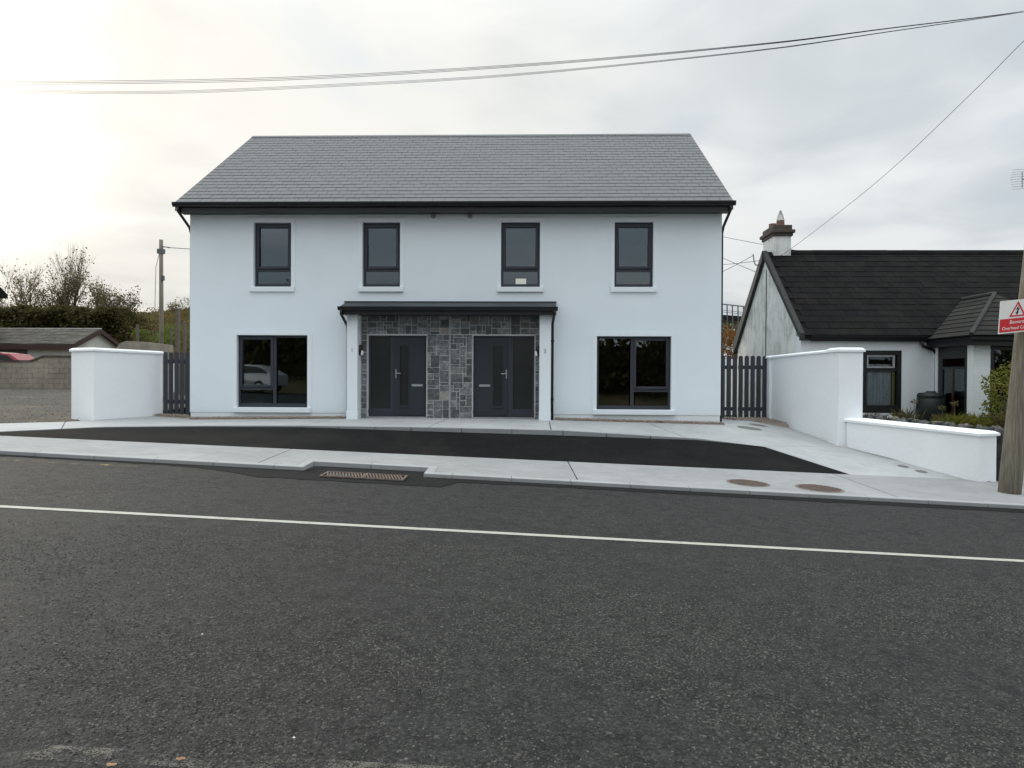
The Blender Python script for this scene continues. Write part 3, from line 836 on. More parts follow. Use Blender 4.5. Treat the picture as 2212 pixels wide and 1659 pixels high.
for i, (x0, x1) in enumerate(WIN_G):
    w = x1-x0
    xm0, xm1 = (x0+0.495*w, x0+0.540*w) if i == 0 else (x0+0.462*w, x0+0.507*w)
    sx0, sx1, fx0, fx1 = (x0, xm0, xm1, x1) if i == 0 else (xm1, x1, x0, xm0)
    zt = ZG1-0.725*(ZG1-ZG0)
    fr = MB(); frame_box(fr, x0, x1, ZG0, ZG1, 0.055, FY0, FY1, wb=0.095)
    fr.box(xm0, xm1, FY0, FY1, ZG0+0.095, ZG1-0.055)
    fr.box(sx0 if i else sx0+0.055, sx1-(0.055 if i else 0), FY0+0.001, FY1-0.001, zt-0.06, zt)
    fo = fr.build('window', 'frame', house)
    sa = MB(); frame_box(sa, sx0+(0.048 if i == 0 else -0.007), sx1+(0.007 if i == 0 else -0.048), zt+0.01, ZG1-0.045, 0.062, FY0-0.022, FY1-0.01)
    sa.build('sash', 'frame', fo, bevel=0.006)
    MB().box(sx0+0.06, sx1-0.06, 0.135, 0.141, zt+0.06, ZG1-0.1).build('pane', 'glass', fo)
    MB().box(sx0+0.03, sx1-0.03, 0.138, 0.144, ZG0+0.09, zt-0.055).build('pane', 'glass', fo)
    MB().box(fx0+0.03, fx1-0.03, 0.137, 0.143, ZG0+0.09, ZG1-0.05).build('pane', 'glass', fo)
    window_trim(fo, x0, x1, ZG0, ZG1, fo)
# paper notice on a pane
tag(MB().box(-0.48, -0.22, 0.128, 0.1335, ZU0+0.088, ZU0+0.225).build('notice', 'paper'), 'blank white card on the lower pane of an upstairs window', 'card')

# front doors with their side lights
for i, (x0, x1) in enumerate(DOORS):
    fr = MB(); frame_box(fr, x0, x1, DZ0, DZ1, 0.045, 0.06, 0.13, wb=0.03)
    if i == 0: lx0, lx1, gx0, gx1, mx = -3.517, x1-0.047, x0+0.045, -3.60, (-3.60, -3.52)
    else: lx0, lx1, gx0, gx1, mx = x0+0.047, -0.667, -0.535, x1-0.045, (-0.664, -0.535)
    fr.box(mx[0], mx[1], 0.062, 0.128, DZ0+0.03, DZ1-0.045)
    fr.box(gx0, gx1, 0.064, 0.126, DZ0+0.03, DZ0+0.20)
    fo = fr.build('door', 'frame', house)
    wx0, wx1 = (-3.361, -3.148) if i == 0 else (-1.02, -0.80)
    lf = wall_with_openings(lx0, lx1, DZ0+0.034, DZ1-0.05, 0.048, 0.10, [(wx0, wx1, 0.40, 1.88)])
    lf.build('leaf', 'door', fo)
    be = MB(); frame_box(be, wx0-0.022, wx1+0.022, 0.378, 1.902, 0.022, 0.036, 0.0475)
    be.box(wx0-0.03, wx1+0.03, 0.026, 0.0475, 0.345, 0.377)
    be.build('glazing_bead', 'door', fo)
    MB().box(wx0-0.005, wx1+0.005, 0.07, 0.08, 0.39, 1.89).build('pane', 'obscure', fo)
    MB().box(gx0, gx1, 0.09, 0.1, DZ0+0.19, DZ1-0.045).build('side_light', 'obscure', fo)
    hx = -3.446 if i == 0 else -0.712
    sg = 1 if i == 0 else -1
    h = MB().box(hx-0.016-0.014*sg, hx+0.016-0.014*sg, 0.038, 0.048, 1.08, 1.30)
    h.tube([(hx-0.014*sg, 0.045, 1.205), (hx-0.014*sg, -0.005, 1.205), (hx+0.025*sg, -0.012, 1.20), (hx+0.115*sg, -0.012, 1.195)], 0.011, 8)
    h.build('handle', 'steel', fo)
    px_ = -2.924 if i == 0 else -1.238
    MB().box(px_-0.14, px_+0.14, 0.034, 0.048, 0.868, 0.932).build('letter_plate', 'steel', fo, bevel=0.004)
    MB().box(px_-0.12, px_+0.12, 0.031, 0.0345, 0.881, 0.919).build('letter_flap', 'grey', fo)
    MB().box(x0-0.03, x1+0.03, -0.075, 0.06, 0.06, DZ0).build('threshold', 'concdark', fo)

# stone cladding between the pillars: mortar bed, then every stone
SX0, SX1, STOP = -4.322, 0.118, 2.70
bed = wall_with_openings(SX0, SX1, 0.05, STOP, -0.034, -0.002, [(DOORS[0][0], DOORS[0][1], 0.0, DZ1), (DOORS[1][0], DOORS[1][1], 0.0, DZ1)]).build('stone_cladding', 'mortar', house)
MB().box(-2.115, -2.085, -0.052, -0.0345, 0.09, STOP).build('movement_joint', 'grey', bed)
stone_protos = []
for q in range(6):
    bm = bmesh.new()
    bmesh.ops.create_cube(bm, size=1.0)
    bmesh.ops.bevel(bm, geom=[e for e in bm.edges if all(v.co.y < 0 for v in e.verts)], offset=0.07, segments=1, affect='EDGES')
    for v in bm.verts:
        if v.co.y < 0.4:
            v.co.x += random.uniform(-0.03, 0.03); v.co.z += random.uniform(-0.035, 0.035); v.co.y += random.uniform(-0.12, 0.12)
    me = bpy.data.meshes.new('stone'); bm.to_mesh(me); bm.free()
    me.materials.append(M['stone']); stone_protos.append(me)
def lay_stones(x0, x1, z0, z1, parent, unit=0.074):
    nx = max(1, round((x1-x0)/unit)); nz = max(1, round((z1-z0)/unit))
    ux, uz = (x1-x0)/nx, (z1-z0)/nz
    free = [[True]*nx for _ in range(nz)]
    for j in range(nz):
        for i in range(nx):
            if not free[j][i]: continue
            w, h = random.choice([(2, 1), (3, 2), (3, 3), (2, 2), (4, 2), (3, 2), (4, 3), (2, 3), (3, 1), (1, 1), (4, 4), (3, 3), (3, 2)])
            ww = 1
            while ww < w and i+ww < nx and free[j][i+ww]: ww += 1
            hh = 1
            while hh < h and j+hh < nz and all(free[j+hh][i+q] for q in range(ww)): hh += 1
            if i+ww == nx-1 and free[j][nx-1] and all(free[j+q][nx-1] for q in range(hh)): ww += 1
            for b in range(hh):
                for a in range(ww): free[j+b][i+a] = False
            m_ = 0.0095
            cx, cz = x0+(i+ww/2)*ux, z0+(j+hh/2)*uz
            d_ = random.uniform(0.010, 0.022)
            piece('stone', random.choice(stone_protos), (cx, -0.030-d_/2, cz), parent, scale=(ww*ux-2*m_, d_, hh*uz-2*m_))
lay_stones(SX0+0.004, DOORS[0][0]-0.02, 0.085, 2.165, bed)
lay_stones(DOORS[1][1]+0.02, SX1-0.004, 0.085, 2.165, bed)
lay_stones(SX0+0.004, -2.118, 2.17, STOP, bed, 0.078)
lay_stones(-2.082, SX1-0.004, 2.17, STOP, bed, 0.078)
lay_stones(DOORS[0][1]+0.02, -2.118, 0.085, 2.165, bed)
lay_stones(-2.082, DOORS[1][0]-0.02, 0.085, 2.165, bed)

# porch pillars, lamps and numbers
def text_mesh(body, size, name, material, depth=0.004, bold=0.0):
    cu = bpy.data.curves.new(name, 'FONT'); cu.body = body; cu.size = size; cu.extrude = depth; cu.align_x = 'CENTER'; cu.align_y = 'CENTER'; cu.offset = bold
    ob = bpy.data.objects.new(name, cu); COL.objects.link(ob)
    bpy.context.view_layer.update()
    me = bpy.data.meshes.new_from_object(ob.evaluated_get(bpy.context.evaluated_depsgraph_get()))
    bpy.data.objects.remove(ob); me.name = name
    me.materials.clear(); me.materials.append(M[material])
    return me
for i, (x0, x1) in enumerate(((-4.584, -4.323), (0.119, 0.391))):
    p_ = MB().box(x0, x1, -0.40, -0.004, 0.292, 2.63).build('pillar', 'plaster', house, bevel=0.006)
    MB().box(x0-0.008, x1+0.008, -0.408, -0.004, 0.0, 0.289).build('pillar_base', 'plaster', p_, bevel=0.006)
    num = piece('house_number', text_mesh('12'[i], 0.125, 'house_number', 'grey', 0.006), ((x0+x1)/2, -0.407, 1.752), p_, rot=(math.radians(90), 0, 0))
    xs_ = x1 if i == 0 else x0; sg = 1 if i == 0 else -1
    hood = MB(); n = 20
    prof = [(0.0, 0.135), (0.035, 0.135), (0.062, 0.118), (0.078, 0.085), (0.082, 0.05)]
    rings = []
    for dx, r_ in prof:
        rings.append([(xs_+sg*(dx+0.001), -0.21+r_*0.55*math.cos(2*math.pi*k/n), 1.762+r_*math.sin(2*math.pi*k/n)) for k in range(n)])
    hood.v = [q for r_ in rings for q in r_]
    hood.f = [(a*n+k, a*n+(k+1) % n, (a+1)*n+(k+1) % n, (a+1)*n+k) for a in range(len(prof)-1) for k in range(n)]+[tuple((len(prof)-1)*n+k for k in range(n))]
    lm = hood.build('porch_lamp', 'black', house)
    MB().lathe([(0.0, -0.115), (0.032, -0.10), (0.04, -0.05), (0.036, 0.0), (0.0, 0.02)], (xs_+sg*0.075, -0.235, 1.745), 14).build('lamp_diffuser', 'signwhite', lm)

# porch canopy
can = MB()
cx0, cx1 = -4.70, 0.515
can.extrude([(cx0, -0.002, 2.97), (cx0, -0.61, 2.805), (cx0, -0.61, 2.77), (cx0, -0.002, 2.90)], (cx1-cx0, 0, 0))
can = can.build('porch_canopy', 'canopy', house)
MB().box(cx0-0.05, cx1+0.02, -0.045, -0.001, 2.955, 2.99).build('flashing', 'canopy', can)
ch = MB()
for x in (cx0+0.005, cx1-0.03): ch.extrude([(x, -0.003, 2.62), (x, -0.003, 2.89), (x, -0.57, 2.765), (x, -0.57, 2.62)], (0.025, 0, 0))
ch.build('canopy_cheek', 'black', can)
MB().box(cx0, cx1, -0.60, -0.572, 2.605, 2.768).build('fascia', 'black', can)
MB().box(cx0+0.03, cx1-0.03, -0.571, -0.04, 2.615, 2.628).build('soffit', 'black', can)
def gutter(x0, x1, y, z, w, h, parent):
    n = 8; mb = MB(); prof = []
    for k in range(n+1):
        a = math.pi*k/n; prof.append((y-w/2-w/2*math.cos(a), z-h*math.sin(a)))
    prof = prof[::1]
    inn = [(y-w/2-(w/2-0.008)*math.cos(math.pi*k/n), z-(h-0.008)*math.sin(math.pi*k/n)) for k in range(n, -1, -1)]
    loop = prof+inn
    mb.extrude([(x0, a, b) for a, b in loop], (x1-x0, 0, 0))
    for xe in (x0-0.004, x1):
        mb.extrude([(xe, a, b) for a, b in prof], (0.004, 0, 0))
    o = mb.build('gutter', 'black', parent)
    st_ = MB(); m = max(2, int((x1-x0)/1.0))
    for k in range(m+1):
        xx = x0+0.05+(x1-x0-0.1)*k/m
        st_.box(xx-0.012, xx+0.012, y-w-0.006, y, z-h-0.006, z+0.004)
    return o
gutter(cx0-0.03, cx1+0.03, -0.602, 2.795, 0.11, 0.095, can)
dp = MB().tube([(0.47, -0.66, 2.72), (0.47, -0.66, 2.64), (0.437, -0.24, 2.42), (0.437, -0.22, 2.3), (0.437, -0.22, 0.06)], 0.034, 10)
dp.smooth = True
dp = dp.build('downpipe', 'black', house)
MB().box(0.397, 0.477, -0.262, -0.18, 1.98, 2.02).box(0.397, 0.477, -0.262, -0.18, 0.55, 0.59).build('pipe_clip', 'black', dp)
dp = MB().tube([(-4.66, -0.66, 2.72), (-4.66, -0.66, 2.62), (-4.635, -0.16, 2.36), (-4.632, -0.12, 2.2), (-4.632, -0.12, 0.03)], 0.034, 10)
dp.smooth = True; dp.build('downpipe', 'black', house)

# vents under the eaves
for x in (-2.533, -1.622):
    v = MB(); n = 20
    v.prism([(x+0.062*math.cos(2*math.pi*k/n), -0.001, 5.105+0.062*math.sin(2*math.pi*k/n)) for k in range(n)], [(x+0.055*math.cos(2*math.pi*k/n), -0.022, 5.105+0.055*math.sin(2*math.pi*k/n)) for k in range(n)])
    vo = v.build('vent', 'grey', house)
    s_ = MB()
    for k in (-0.03, -0.01, 0.01, 0.03): s_.box(x-0.04, x+0.04, -0.028, -0.0225, 5.105+k-0.004, 5.105+k+0.004)
    s_.build('vent_slat', 'grey', vo)

# roof
RX0, RX1 = -8.83, 4.73
EAVE = Vector((0, -0.43, 5.365)); RIDGE = Vector((0, 4.4, 8.575))
slope = RIDGE-EAVE; SL = slope.length; ANG = math.atan2(slope.z, slope.y)
nrm = Vector((0, -math.sin(ANG), math.cos(ANG)))
rf = MB()
dn = Vector((0, 0, -0.11))
def xz(p, x): return (x, p.y, p.z)
BACK = Vector((0, 8.8+0.43, 5.365))
rf.extrude([xz(EAVE, RX0), xz(EAVE+dn, RX0), xz(RIDGE+dn, RX0), xz(BACK+dn, RX0), xz(BACK, RX0), xz(RIDGE, RX0)], (RX1-RX0, 0, 0))
roof = rf.build('roof', 'slate', house)
NR, NCOL = 23, 45
gau, sw = SL/NR, (RX1-RX0)/NCOL
def slate_geo(w, l):
    h = w/2-0.004
    return [(-h, 0, 0.006), (h, 0, 0.006), (h, l, 0.001), (-h, l, 0.001), (-h, 0, 0.0145), (h, 0, 0.0145), (h, l, 0.006), (-h, l, 0.006)], \
           [(0, 3, 2, 1), (4, 5, 6, 7), (0, 1, 5, 4), (1, 2, 6, 5), (2, 3, 7, 6), (3, 0, 4, 7)]
def mesh_of(v, f, name, material):
    me = bpy.data.meshes.new(name); me.from_pydata(v, [], f); me.materials.append(M[material]); return me
full = mesh_of(*slate_geo(sw, gau*1.02), 'slate', 'slate'); half = mesh_of(*slate_geo(sw/2, gau*1.02), 'slate', 'slate')
sv, sf, sr = [], [], []
count = 0
RM = Matrix.Rotation(ANG, 4, 'X')
for r_ in range(NR):
    base = EAVE+slope*(r_/NR)-slope.normalized()*(0.03 if r_ == 0 else 0)
    off = 0.5 if r_ % 2 else 0.0
    cells = [(i+0.5, 1) for i in range(NCOL)] if not off else [(0.25, 0.5)]+[(i+1.0, 1) for i in range(NCOL-1)]+[(NCOL-0.25, 0.5)]
    for c, w_ in cells:
        x = RX0+c*sw
        dz = random.uniform(-0.0012, 0.0018); dy = random.uniform(-0.004, 0.004)
        pos_ = Vector((x, base.y, base.z))+nrm*(dz+0.001)+slope.normalized()*dy
        if count < 298:
            piece('slate', full if w_ == 1 else half, pos_, roof, rot=(ANG, 0, random.uniform(-0.003, 0.003)))
            count += 1
        else:
            v_, f_ = slate_geo(sw*w_, gau*1.02 if r_ < NR-1 else gau*0.97)
            o = len(sv)
            for q in v_:
                p3 = RM @ Vector(q)+pos_; sv.append((p3.x, p3.y, p3.z))
            sf += [tuple(i+o for i in q) for q in f_]; sr += [random.random()]*6
rest = add_mesh_obj('slates', np_mesh('slates', sv, sf, 'slate', sr), roof)
rest['kind'] = 'stuff'
# ridge tiles, verges, barge boards
n = 30
wr = (RX1-RX0)/n
rt = MB().extrude([(-wr/2+0.002, -0.13, -0.065), (-wr/2+0.002, 0, 0.026), (-wr/2+0.002, 0.13, -0.065), (-wr/2+0.002, 0.12, -0.078), (-wr/2+0.002, 0, 0.008), (-wr/2+0.002, -0.12, -0.078)], (wr-0.004, 0, 0)).mesh('ridge_tile')
rt.materials.append(M['slate'])
for k in range(n): piece('ridge_tile', rt, (RX0+(k+0.5)*wr, 4.4, 8.585), roof)
for x in (RX0-0.012, RX1-0.013):
    MB().extrude([xz(EAVE+Vector((0, 0.02, 0.012)), x), xz(EAVE+Vector((0, 0.02, -0.21)), x), xz(RIDGE+Vector((0, 0, -0.25)), x), xz(BACK+Vector((0, 0, -0.21)), x), xz(BACK+Vector((0, 0, 0.01)), x), xz(RIDGE+Vector((0, 0, 0.012)), x)], (0.025, 0, 0)).build('barge_board', 'black', roof)
MB().box(RX0+0.02, RX1-0.02, -0.395, -0.37, 5.135, 5.34).build('fascia', 'black', roof)
MB().box(RX0+0.02, RX1-0.02, -0.369, -0.002, 5.15, 5.165).build('soffit', 'black', roof)
gutter(RX0-0.04, RX1+0.05, -0.397, 5.352, 0.125, 0.11, roof)
for x, sg in ((RX0+0.08, 1), (RX1-0.06, -1)):
    xw = HX0-0.045 if sg == 1 else HX1+0.045
    d_ = MB().tube([(x, -0.46, 5.26), (x, -0.46, 5.15), (xw+0.02*(-sg), 0.10, 4.86), (xw, 0.16, 4.70), (xw, 0.16, 0.0)], 0.034, 10); d_.smooth = True
    d_.build('downpipe', 'black', house)

# ================================================================== GATES AND WHITE BOUNDARY WALLS
def slat_mesh(w, h, th, arch):
    pts = [(-w/2, 0), (w/2, 0)]
    if arch:
        n = 6; hh = h-w*0.42
        pts += [(w/2*math.cos(math.pi*k/n), hh+w*0.42*math.sin(math.pi*k/n)) for k in range(n+1)]
    else:
        pts += [(w/2, h-0.012), (w/2-0.012, h), (-w/2+0.012, h), (-w/2, h-0.012)]
    me = MB().extrude([(a, 0, b) for a, b in pts], (0, th, 0)).mesh('slat', 0)
    me.materials.append(M['gate']); return me
def gate(name, label, xs, w, y, z0, h, rails, posts, arch=True):
    t = thing(name, (sum(xs)/len(xs), y, z0), label, 'gate')
    me = slat_mesh(w, h, 0.022, arch)
    for x in xs: piece('slat', me, (x, y+random.uniform(-0.002, 0.002), z0+random.uniform(-0.006, 0.006)), t)
    for zr_ in rails: MB().box(min(xs)-w/2, max(xs)+w/2, y+0.024, y+0.062, zr_-0.05, zr_+0.05).build('rail', 'gate', t, bevel=0.004)
    for px_ in posts: MB().box(px_-0.03, px_+0.03, y+0.0, y+0.07, z0-0.05, z0+h*0.985).build('post', 'gate', t, bevel=0.004)
    return t
gate('side_gate', 'narrow charcoal slatted gate between the short white wall and the house', [-9.325+0.140*k for k in range(5)], 0.100, 0.06, 0.15, 1.55, (0.45, 1.47), (-8.70,), False)
gate('slatted_side_fence', 'charcoal slatted panel hard against the right corner of the house', [4.70+0.167*k for k in range(6)], 0.120, 2.20, 0.02, 1.72, (0.27, 1.42), (4.63,))
gate('side_gate', 'charcoal round-topped slatted gate beside the tall white wall on the right', [5.69+0.163*k for k in range(5)], 0.117, 2.185, 0.02, 1.72, (0.27, 1.42), ())

def offset_poly(pts, d):
    """push a closed plan polygon (counter-clockwise) outwards by d"""
    n = len(pts); out = []
    for i in range(n):
        p0, p1, p2 = Vector(pts[i-1][:2]), Vector(pts[i][:2]), Vector(pts[(i+1) % n][:2])
        e1, e2 = (p1-p0).normalized(), (p2-p1).normalized()
        n1, n2 = Vector((e1.y, -e1.x)), Vector((e2.y, -e2.x))
        m_ = (n1+n2); m_ = m_/max(0.2, m_.dot(n1)) if m_.length > 1e-6 else n1
        out.append((p1.x+m_.x*d, p1.y+m_.y*d))
    return out
def coping(poly, ztop, over, th, rise, parent, name='coping'):
    o = offset_poly(poly, over); c = offset_poly(poly, over-0.055)
    zt = ztop if callable(ztop) else (lambda x, y: ztop)
    mb = MB(); n = len(o)
    mb.v = [(x, y, zt(x, y)) for x, y in o]+[(x, y, zt(x, y)+th) for x, y in o]+[(x, y, zt(x, y)+th+rise) for x, y in c]
    mb.f = [tuple(range(n))[::-1], tuple(range(2*n, 3*n))]
    for a in (0, n):
        mb.f += [(a+i, a+(i+1) % n, a+n+(i+1) % n, a+n+i) for i in range(n)]
    return mb.build(name, 'wallwhite', parent)
def wall_body(poly, zb, ztop, name, parent):
    zt = ztop if callable(ztop) else (lambda x, y: ztop); zbf = zb if callable(zb) else (lambda x, y: zb)
    return MB().prism([(x, y, zbf(x, y)) for x, y in poly], [(x, y, zt(x, y)) for x, y in poly]).build(name, 'wallwhite', parent, bevel=0.006)
# short wall, left
t = thing('boundary_wall', (-9.6, -1.2, 0.1), 'short freestanding white wall with coping left of the house', 'wall')
LP_ = [(-9.42, 0.12), (-9.64, 0.12), (-10.02, -1.72), (-10.50, -1.53), (-10.57, -1.74), (-9.83, -2.10)]
wall_body(LP_, -0.3, 1.645, 'wall', t); coping(LP_, 1.648, 0.033, 0.045, 0.035, t)
# tall wall with its pier, right
t = thing('boundary_wall', (6.6, 0.3, -0.2), 'tall white wall running from the slatted gate out to a capped pier', 'wall')
RP_ = [(6.72, -1.28), (6.94, -1.28), (6.68, 2.10), (6.46, 2.10)]
ztw = lambda x, y: 1.665+0.012*(2.1-y)
wall_body(RP_, -0.8, ztw, 'wall', t); coping(RP_, lambda x, y: ztw(x, y)+0.002, 0.035, 0.04, 0.035, t)
GP_ = [(6.40, 1.98), (6.72, 1.98), (6.72, 2.34), (6.40, 2.34)]
wall_body(GP_, -0.8, 1.66, 'gate_pier', t); coping(GP_, 1.663, 0.04, 0.045, 0.03, t)
PP_ = [(6.685, -1.80), (7.225, -1.78), (7.21, -1.24), (6.67, -1.26)]
wall_body(PP_, -0.9, 1.705, 'pier', t); coping(PP_, 1.708, 0.036, 0.05, 0.045, t, 'pier_cap')
# low splayed wall
t = thing('low_wall', (7.6, -3.0, -0.7), 'low white wall splaying out from the pier to the pavement beside the wooden pole', 'wall')
SP_ = [(6.86, -1.81), (8.31, -4.15), (8.70, -4.03), (7.21, -1.79)]
def zlow(x, y): return 0.05+(y+4.15)/2.35*0.12
wall_body(SP_, -1.2, zlow, 'wall', t); coping(SP_, lambda x, y: zlow(x, y)+0.002, 0.035, 0.045, 0.04, t)
# ================================================================== COTTAGE ON THE RIGHT
def aty(px, py, Y):
    v = _f+_r2*((px-1106)/1550.0)-_u2*((py-829.5)/1550.0)
    return EYE+v*((Y-EYE.y)/v.y)
def y_for_x(px, py, X):
    v = _f+_r2*((px-1106)/1550.0)-_u2*((py-829.5)/1550.0)
    return EYE+v*((X-EYE.x)/v.x)
CX0, CX1, CYF, CYR = 7.05, 15.0, 1.44, 7.35
cot = thing('cottage', (10.5, 1.5, -0.4), 'old white single-storey cottage with black tiled roof, gable chimney and hipped porch', 'house')
w0 = aty(1864, 757, CYF); w1 = aty(1946, 892, CYF)
wz0, wz1 = w1.z, w0.z
PXL = aty(2003, 734.6, 1.30).x
PYF = y_for_x(2098, 724, PXL).y
wall_with_openings(CX0, CX1, -0.9, 2.26, CYF, CYF+0.35, [(w0.x, w1.x, wz0, wz1)]).build('front_wall', 'cotwhite', cot)
RY, RZ, EY, EZ = 4.40, 4.97, 1.29, 2.26
MB().extrude([(CX0, CYF+0.36, -0.9), (CX0, CYR, -0.9), (CX0, CYR, 2.3), (CX0, RY, RZ-0.12), (CX0, CYF+0.36, 2.45)], (0.3, 0, 0)).build('gable_wall', 'roughcast', cot)
MB().box(CX0+0.31, CX1, CYR-0.3, CYR, -0.9, 2.26).box(CX1-0.3, CX1, CYF+0.36, CYR-0.31, -0.9, 2.26).build('rear_wall', 'roughcast', cot)
MB().box(CX0+0.31, CX1-0.31, 3.2, 3.3, -0.9, 2.3).box(CX0+0.31, CX1-0.31, CYF+0.36, 3.2, 2.3, 2.34).build('interior', 'inside', cot)
fr = MB(); frame_box(fr, w0.x, w1.x, wz0, wz1, 0.10, CYF-0.012, CYF+0.14, wt=0.12, wb=0.20)
zt = wz1-0.30*(wz1-wz0)
fr.box(w0.x+0.1, w1.x-0.1, CYF+0.02, CYF+0.13, zt-0.05, zt+0.03)
cw = fr.build('window', 'black', cot)
sa = MB(); frame_box(sa, w0.x+0.11, w1.x-0.17, zt+0.035, wz1-0.125, 0.035, CYF+0.0, CYF+0.06); sa.build('vent_sash', 'grey', cw)
MB().box(w0.x+0.09, w1.x-0.09, CYF+0.075, CYF+0.081, zt+0.02, wz1-0.11).build('pane', 'clearglass', cw)
MB().box(w0.x+0.09, w1.x-0.09, CYF+0.085, CYF+0.091, wz0+0.19, zt-0.04).build('pane', 'clearglass', cw)
cu = MB(); n = 60
for k in range(n+1):
    x = w0.x+0.06+(w1.x-w0.x-0.26)*k/n; y = CYF+0.135+0.018*math.sin(k*0.95)+0.01*math.sin(k*0.37)
    cu.v += [(x, y, wz0+0.10), (x, y, wz1-0.36)]
cu.f = [(2*k, 2*k+2, 2*k+3, 2*k+1) for k in range(n)]
cu.smooth = True
tag(cu.build('lace_curtain', 'curtain'), 'pale patterned lace curtain hanging inside the cottage window', 'curtain')
tag(MB().box(w1.x-0.19, w1.x-0.12, CYF+0.105, CYF+0.112, wz0+0.1, wz1-0.36).build('curtain_edge', 'yellowedge'), 'narrow yellow curtain edge beside the lace in the cottage window', 'curtain')

# roof of the cottage
TX0 = 6.97
sl = Vector((0, RY-EY, RZ-EZ)); TL = sl.length; TA = math.atan2(sl.z, sl.y); tn = Vector((0, -math.sin(TA), math.cos(TA)))
back = (2*RY-EY, EZ)
croof = MB().extrude([(TX0, EY, EZ), (TX0, EY, EZ-0.09), (TX0, RY, RZ-0.1), (TX0, back[0], EZ-0.09), (TX0, back[0], EZ), (TX0, RY, RZ)], (CX1-TX0+0.42, 0, 0)).build('roof', 'cottile', cot)
NRW = 15; tg = TL/NRW; tw = 0.305
def tile_geo(w, l):
    h = w/2-0.003
    return [(-h, 0, 0.012), (h, 0, 0.012), (h, l, 0.002), (-h, l, 0.002), (-h, 0, 0.023), (h, 0, 0.023), (h, l, 0.014), (-h, l, 0.014)], \
           [(0, 3, 2, 1), (4, 5, 6, 7), (0, 1, 5, 4), (1, 2, 6, 5), (2, 3, 7, 6), (3, 0, 4, 7)]
tm = mesh_of(*tile_geo(tw, tg*1.03), 'roof_tile', 'cottile')
sv, sf, sr = [], [], []; count = 0
RM = Matrix.Rotation(TA, 4, 'X')
for r_ in range(NRW):
    for c in range(26):
        x = TX0+0.10+(c+0.5+(0.5 if r_ % 2 else 0))*tw
        p_ = Vector((x, EY, EZ))+sl*(r_/NRW)+tn*random.uniform(0.0, 0.006)-sl.normalized()*(0.02 if r_ == 0 else 0)
        if count < 298:
            piece('roof_tile', tm, p_, croof, rot=(TA, 0, random.uniform(-0.01, 0.01))); count += 1
        else:
            v_, f_ = tile_geo(tw, tg*1.0); o = len(sv)
            for q in v_:
                p3 = RM @ Vector(q)+p_; sv.append((p3.x, p3.y, p3.z))
            sf += [tuple(i+o for i in q) for q in f_]; sr += [random.random()]*6
rest = add_mesh_obj('roof_tiles', np_mesh('roof_tiles', sv, sf, 'cottile', sr), croof); rest['kind'] = 'stuff'
rt = MB().extrude([(-0.225, -0.14, -0.09), (-0.225, -0.06, 0.03), (-0.225, 0.06, 0.03), (-0.225, 0.14, -0.09)], (0.446, 0, 0)).mesh('ridge_tile'); rt.materials.append(M['cottile'])
for k in range(17):
    piece('ridge_tile', rt, (7.75+0.45*k, RY, RZ+0.03+random.uniform(-0.004, 0.004)), croof)
MB().extrude([(TX0-0.015, EY-0.02, EZ-0.12), (TX0-0.015, RY, RZ-0.14), (TX0-0.015, RY, RZ+0.05), (TX0-0.015, EY-0.02, EZ+0.05)], (0.13, 0, 0)).build('verge', 'verge', croof)
MB().extrude([(TX0-0.03, RY+0.01, RZ-0.22), (TX0-0.03, back[0], EZ-0.30), (TX0-0.03, back[0]+0.12, EZ+0.02), (TX0-0.03, RY+0.01, RZ+0.05)], (0.14, 0, 0)).build('barge_board', 'black', croof)
MB().box(TX0+0.02, CX1, EY+0.01, EY+0.13, EZ-0.14, EZ-0.095).box(TX0+0.3, CX1, EY+0.03, EY+0.055, EZ-0.16, EZ-0.02).build('fascia', 'black', croof)
gutter(TX0+0.28, PXL-0.05, EY+0.025, EZ-0.01, 0.11, 0.10, croof)
# chimney
c0 = at(1671, 573, 21.75); c1 = at(1708, 509, 21.75)
chx0, chx1, chy0, chy1, chz = c0.x, c1.x, c0.y, c0.y+1.0, c1.z
ch = MB().box(chx0, chx1, chy0, chy1, 3.9, chz).build('chimney', 'roughcast', cot)
MB().box(chx0-0.04, chx1+0.05, chy0-0.05, chy1+0.05, chz-0.02, chz+0.07).box(chx0-0.09, chx1+0.10, chy0-0.10, chy1+0.1, chz+0.071, chz+0.17).box(chx0-0.02, chx1+0.03, chy0-0.03, chy1+0.03, chz+0.171, chz+0.32).build('chimney_cap', 'chimcap', ch, bevel=0.012)
MB().box(chx0-0.03, chx1+0.03, chy0-0.025, chy0-0.002, c0.z-0.18, c0.z+0.18).extrude([(chx0-0.14, chy0-0.02, c0.z-0.05), (chx1+0.26, chy0-0.02, c0.z-0.05), (chx1+0.26, chy0-0.35, c0.z-0.26), (chx0-0.14, chy0-0.35, c0.z-0.26)], (0, 0, 0.015)).build('flashing', 'lead', ch)
for (dx, dy) in ((0.28, 0.25), (0.20, 0.72)):
    px_, py_ = chx0+dx, chy0+dy
    pt = MB().lathe([(0.13, 0.28), (0.125, 0.32), (0.115, 0.48), (0.12, 0.50), (0.10, 0.505)], (px_, py_, chz), 16).build('chimney_pot', 'clay', ch)
    if dy < 0.5:
        wg = MB()
        for k in range(14):
            a = 2*math.pi*k/14
            wg.tube([(px_+0.115*math.cos(a), py_+0.115*math.sin(a), chz+0.49), (px_+0.075*math.cos(a), py_+0.075*math.sin(a), chz+0.66), (px_+0.012*math.cos(a), py_+0.012*math.sin(a), chz+0.82)], 0.0045, 4)
        for r_, z in ((0.10, 0.56), (0.082, 0.63), (0.058, 0.70), (0.03, 0.77)):
            wg.tube([(px_+r_*math.cos(2*math.pi*k/14), py_+r_*math.sin(2*math.pi*k/14), chz+z) for k in range(15)], 0.004, 4)
        wg.build('bird_guard', 'wire', pt)
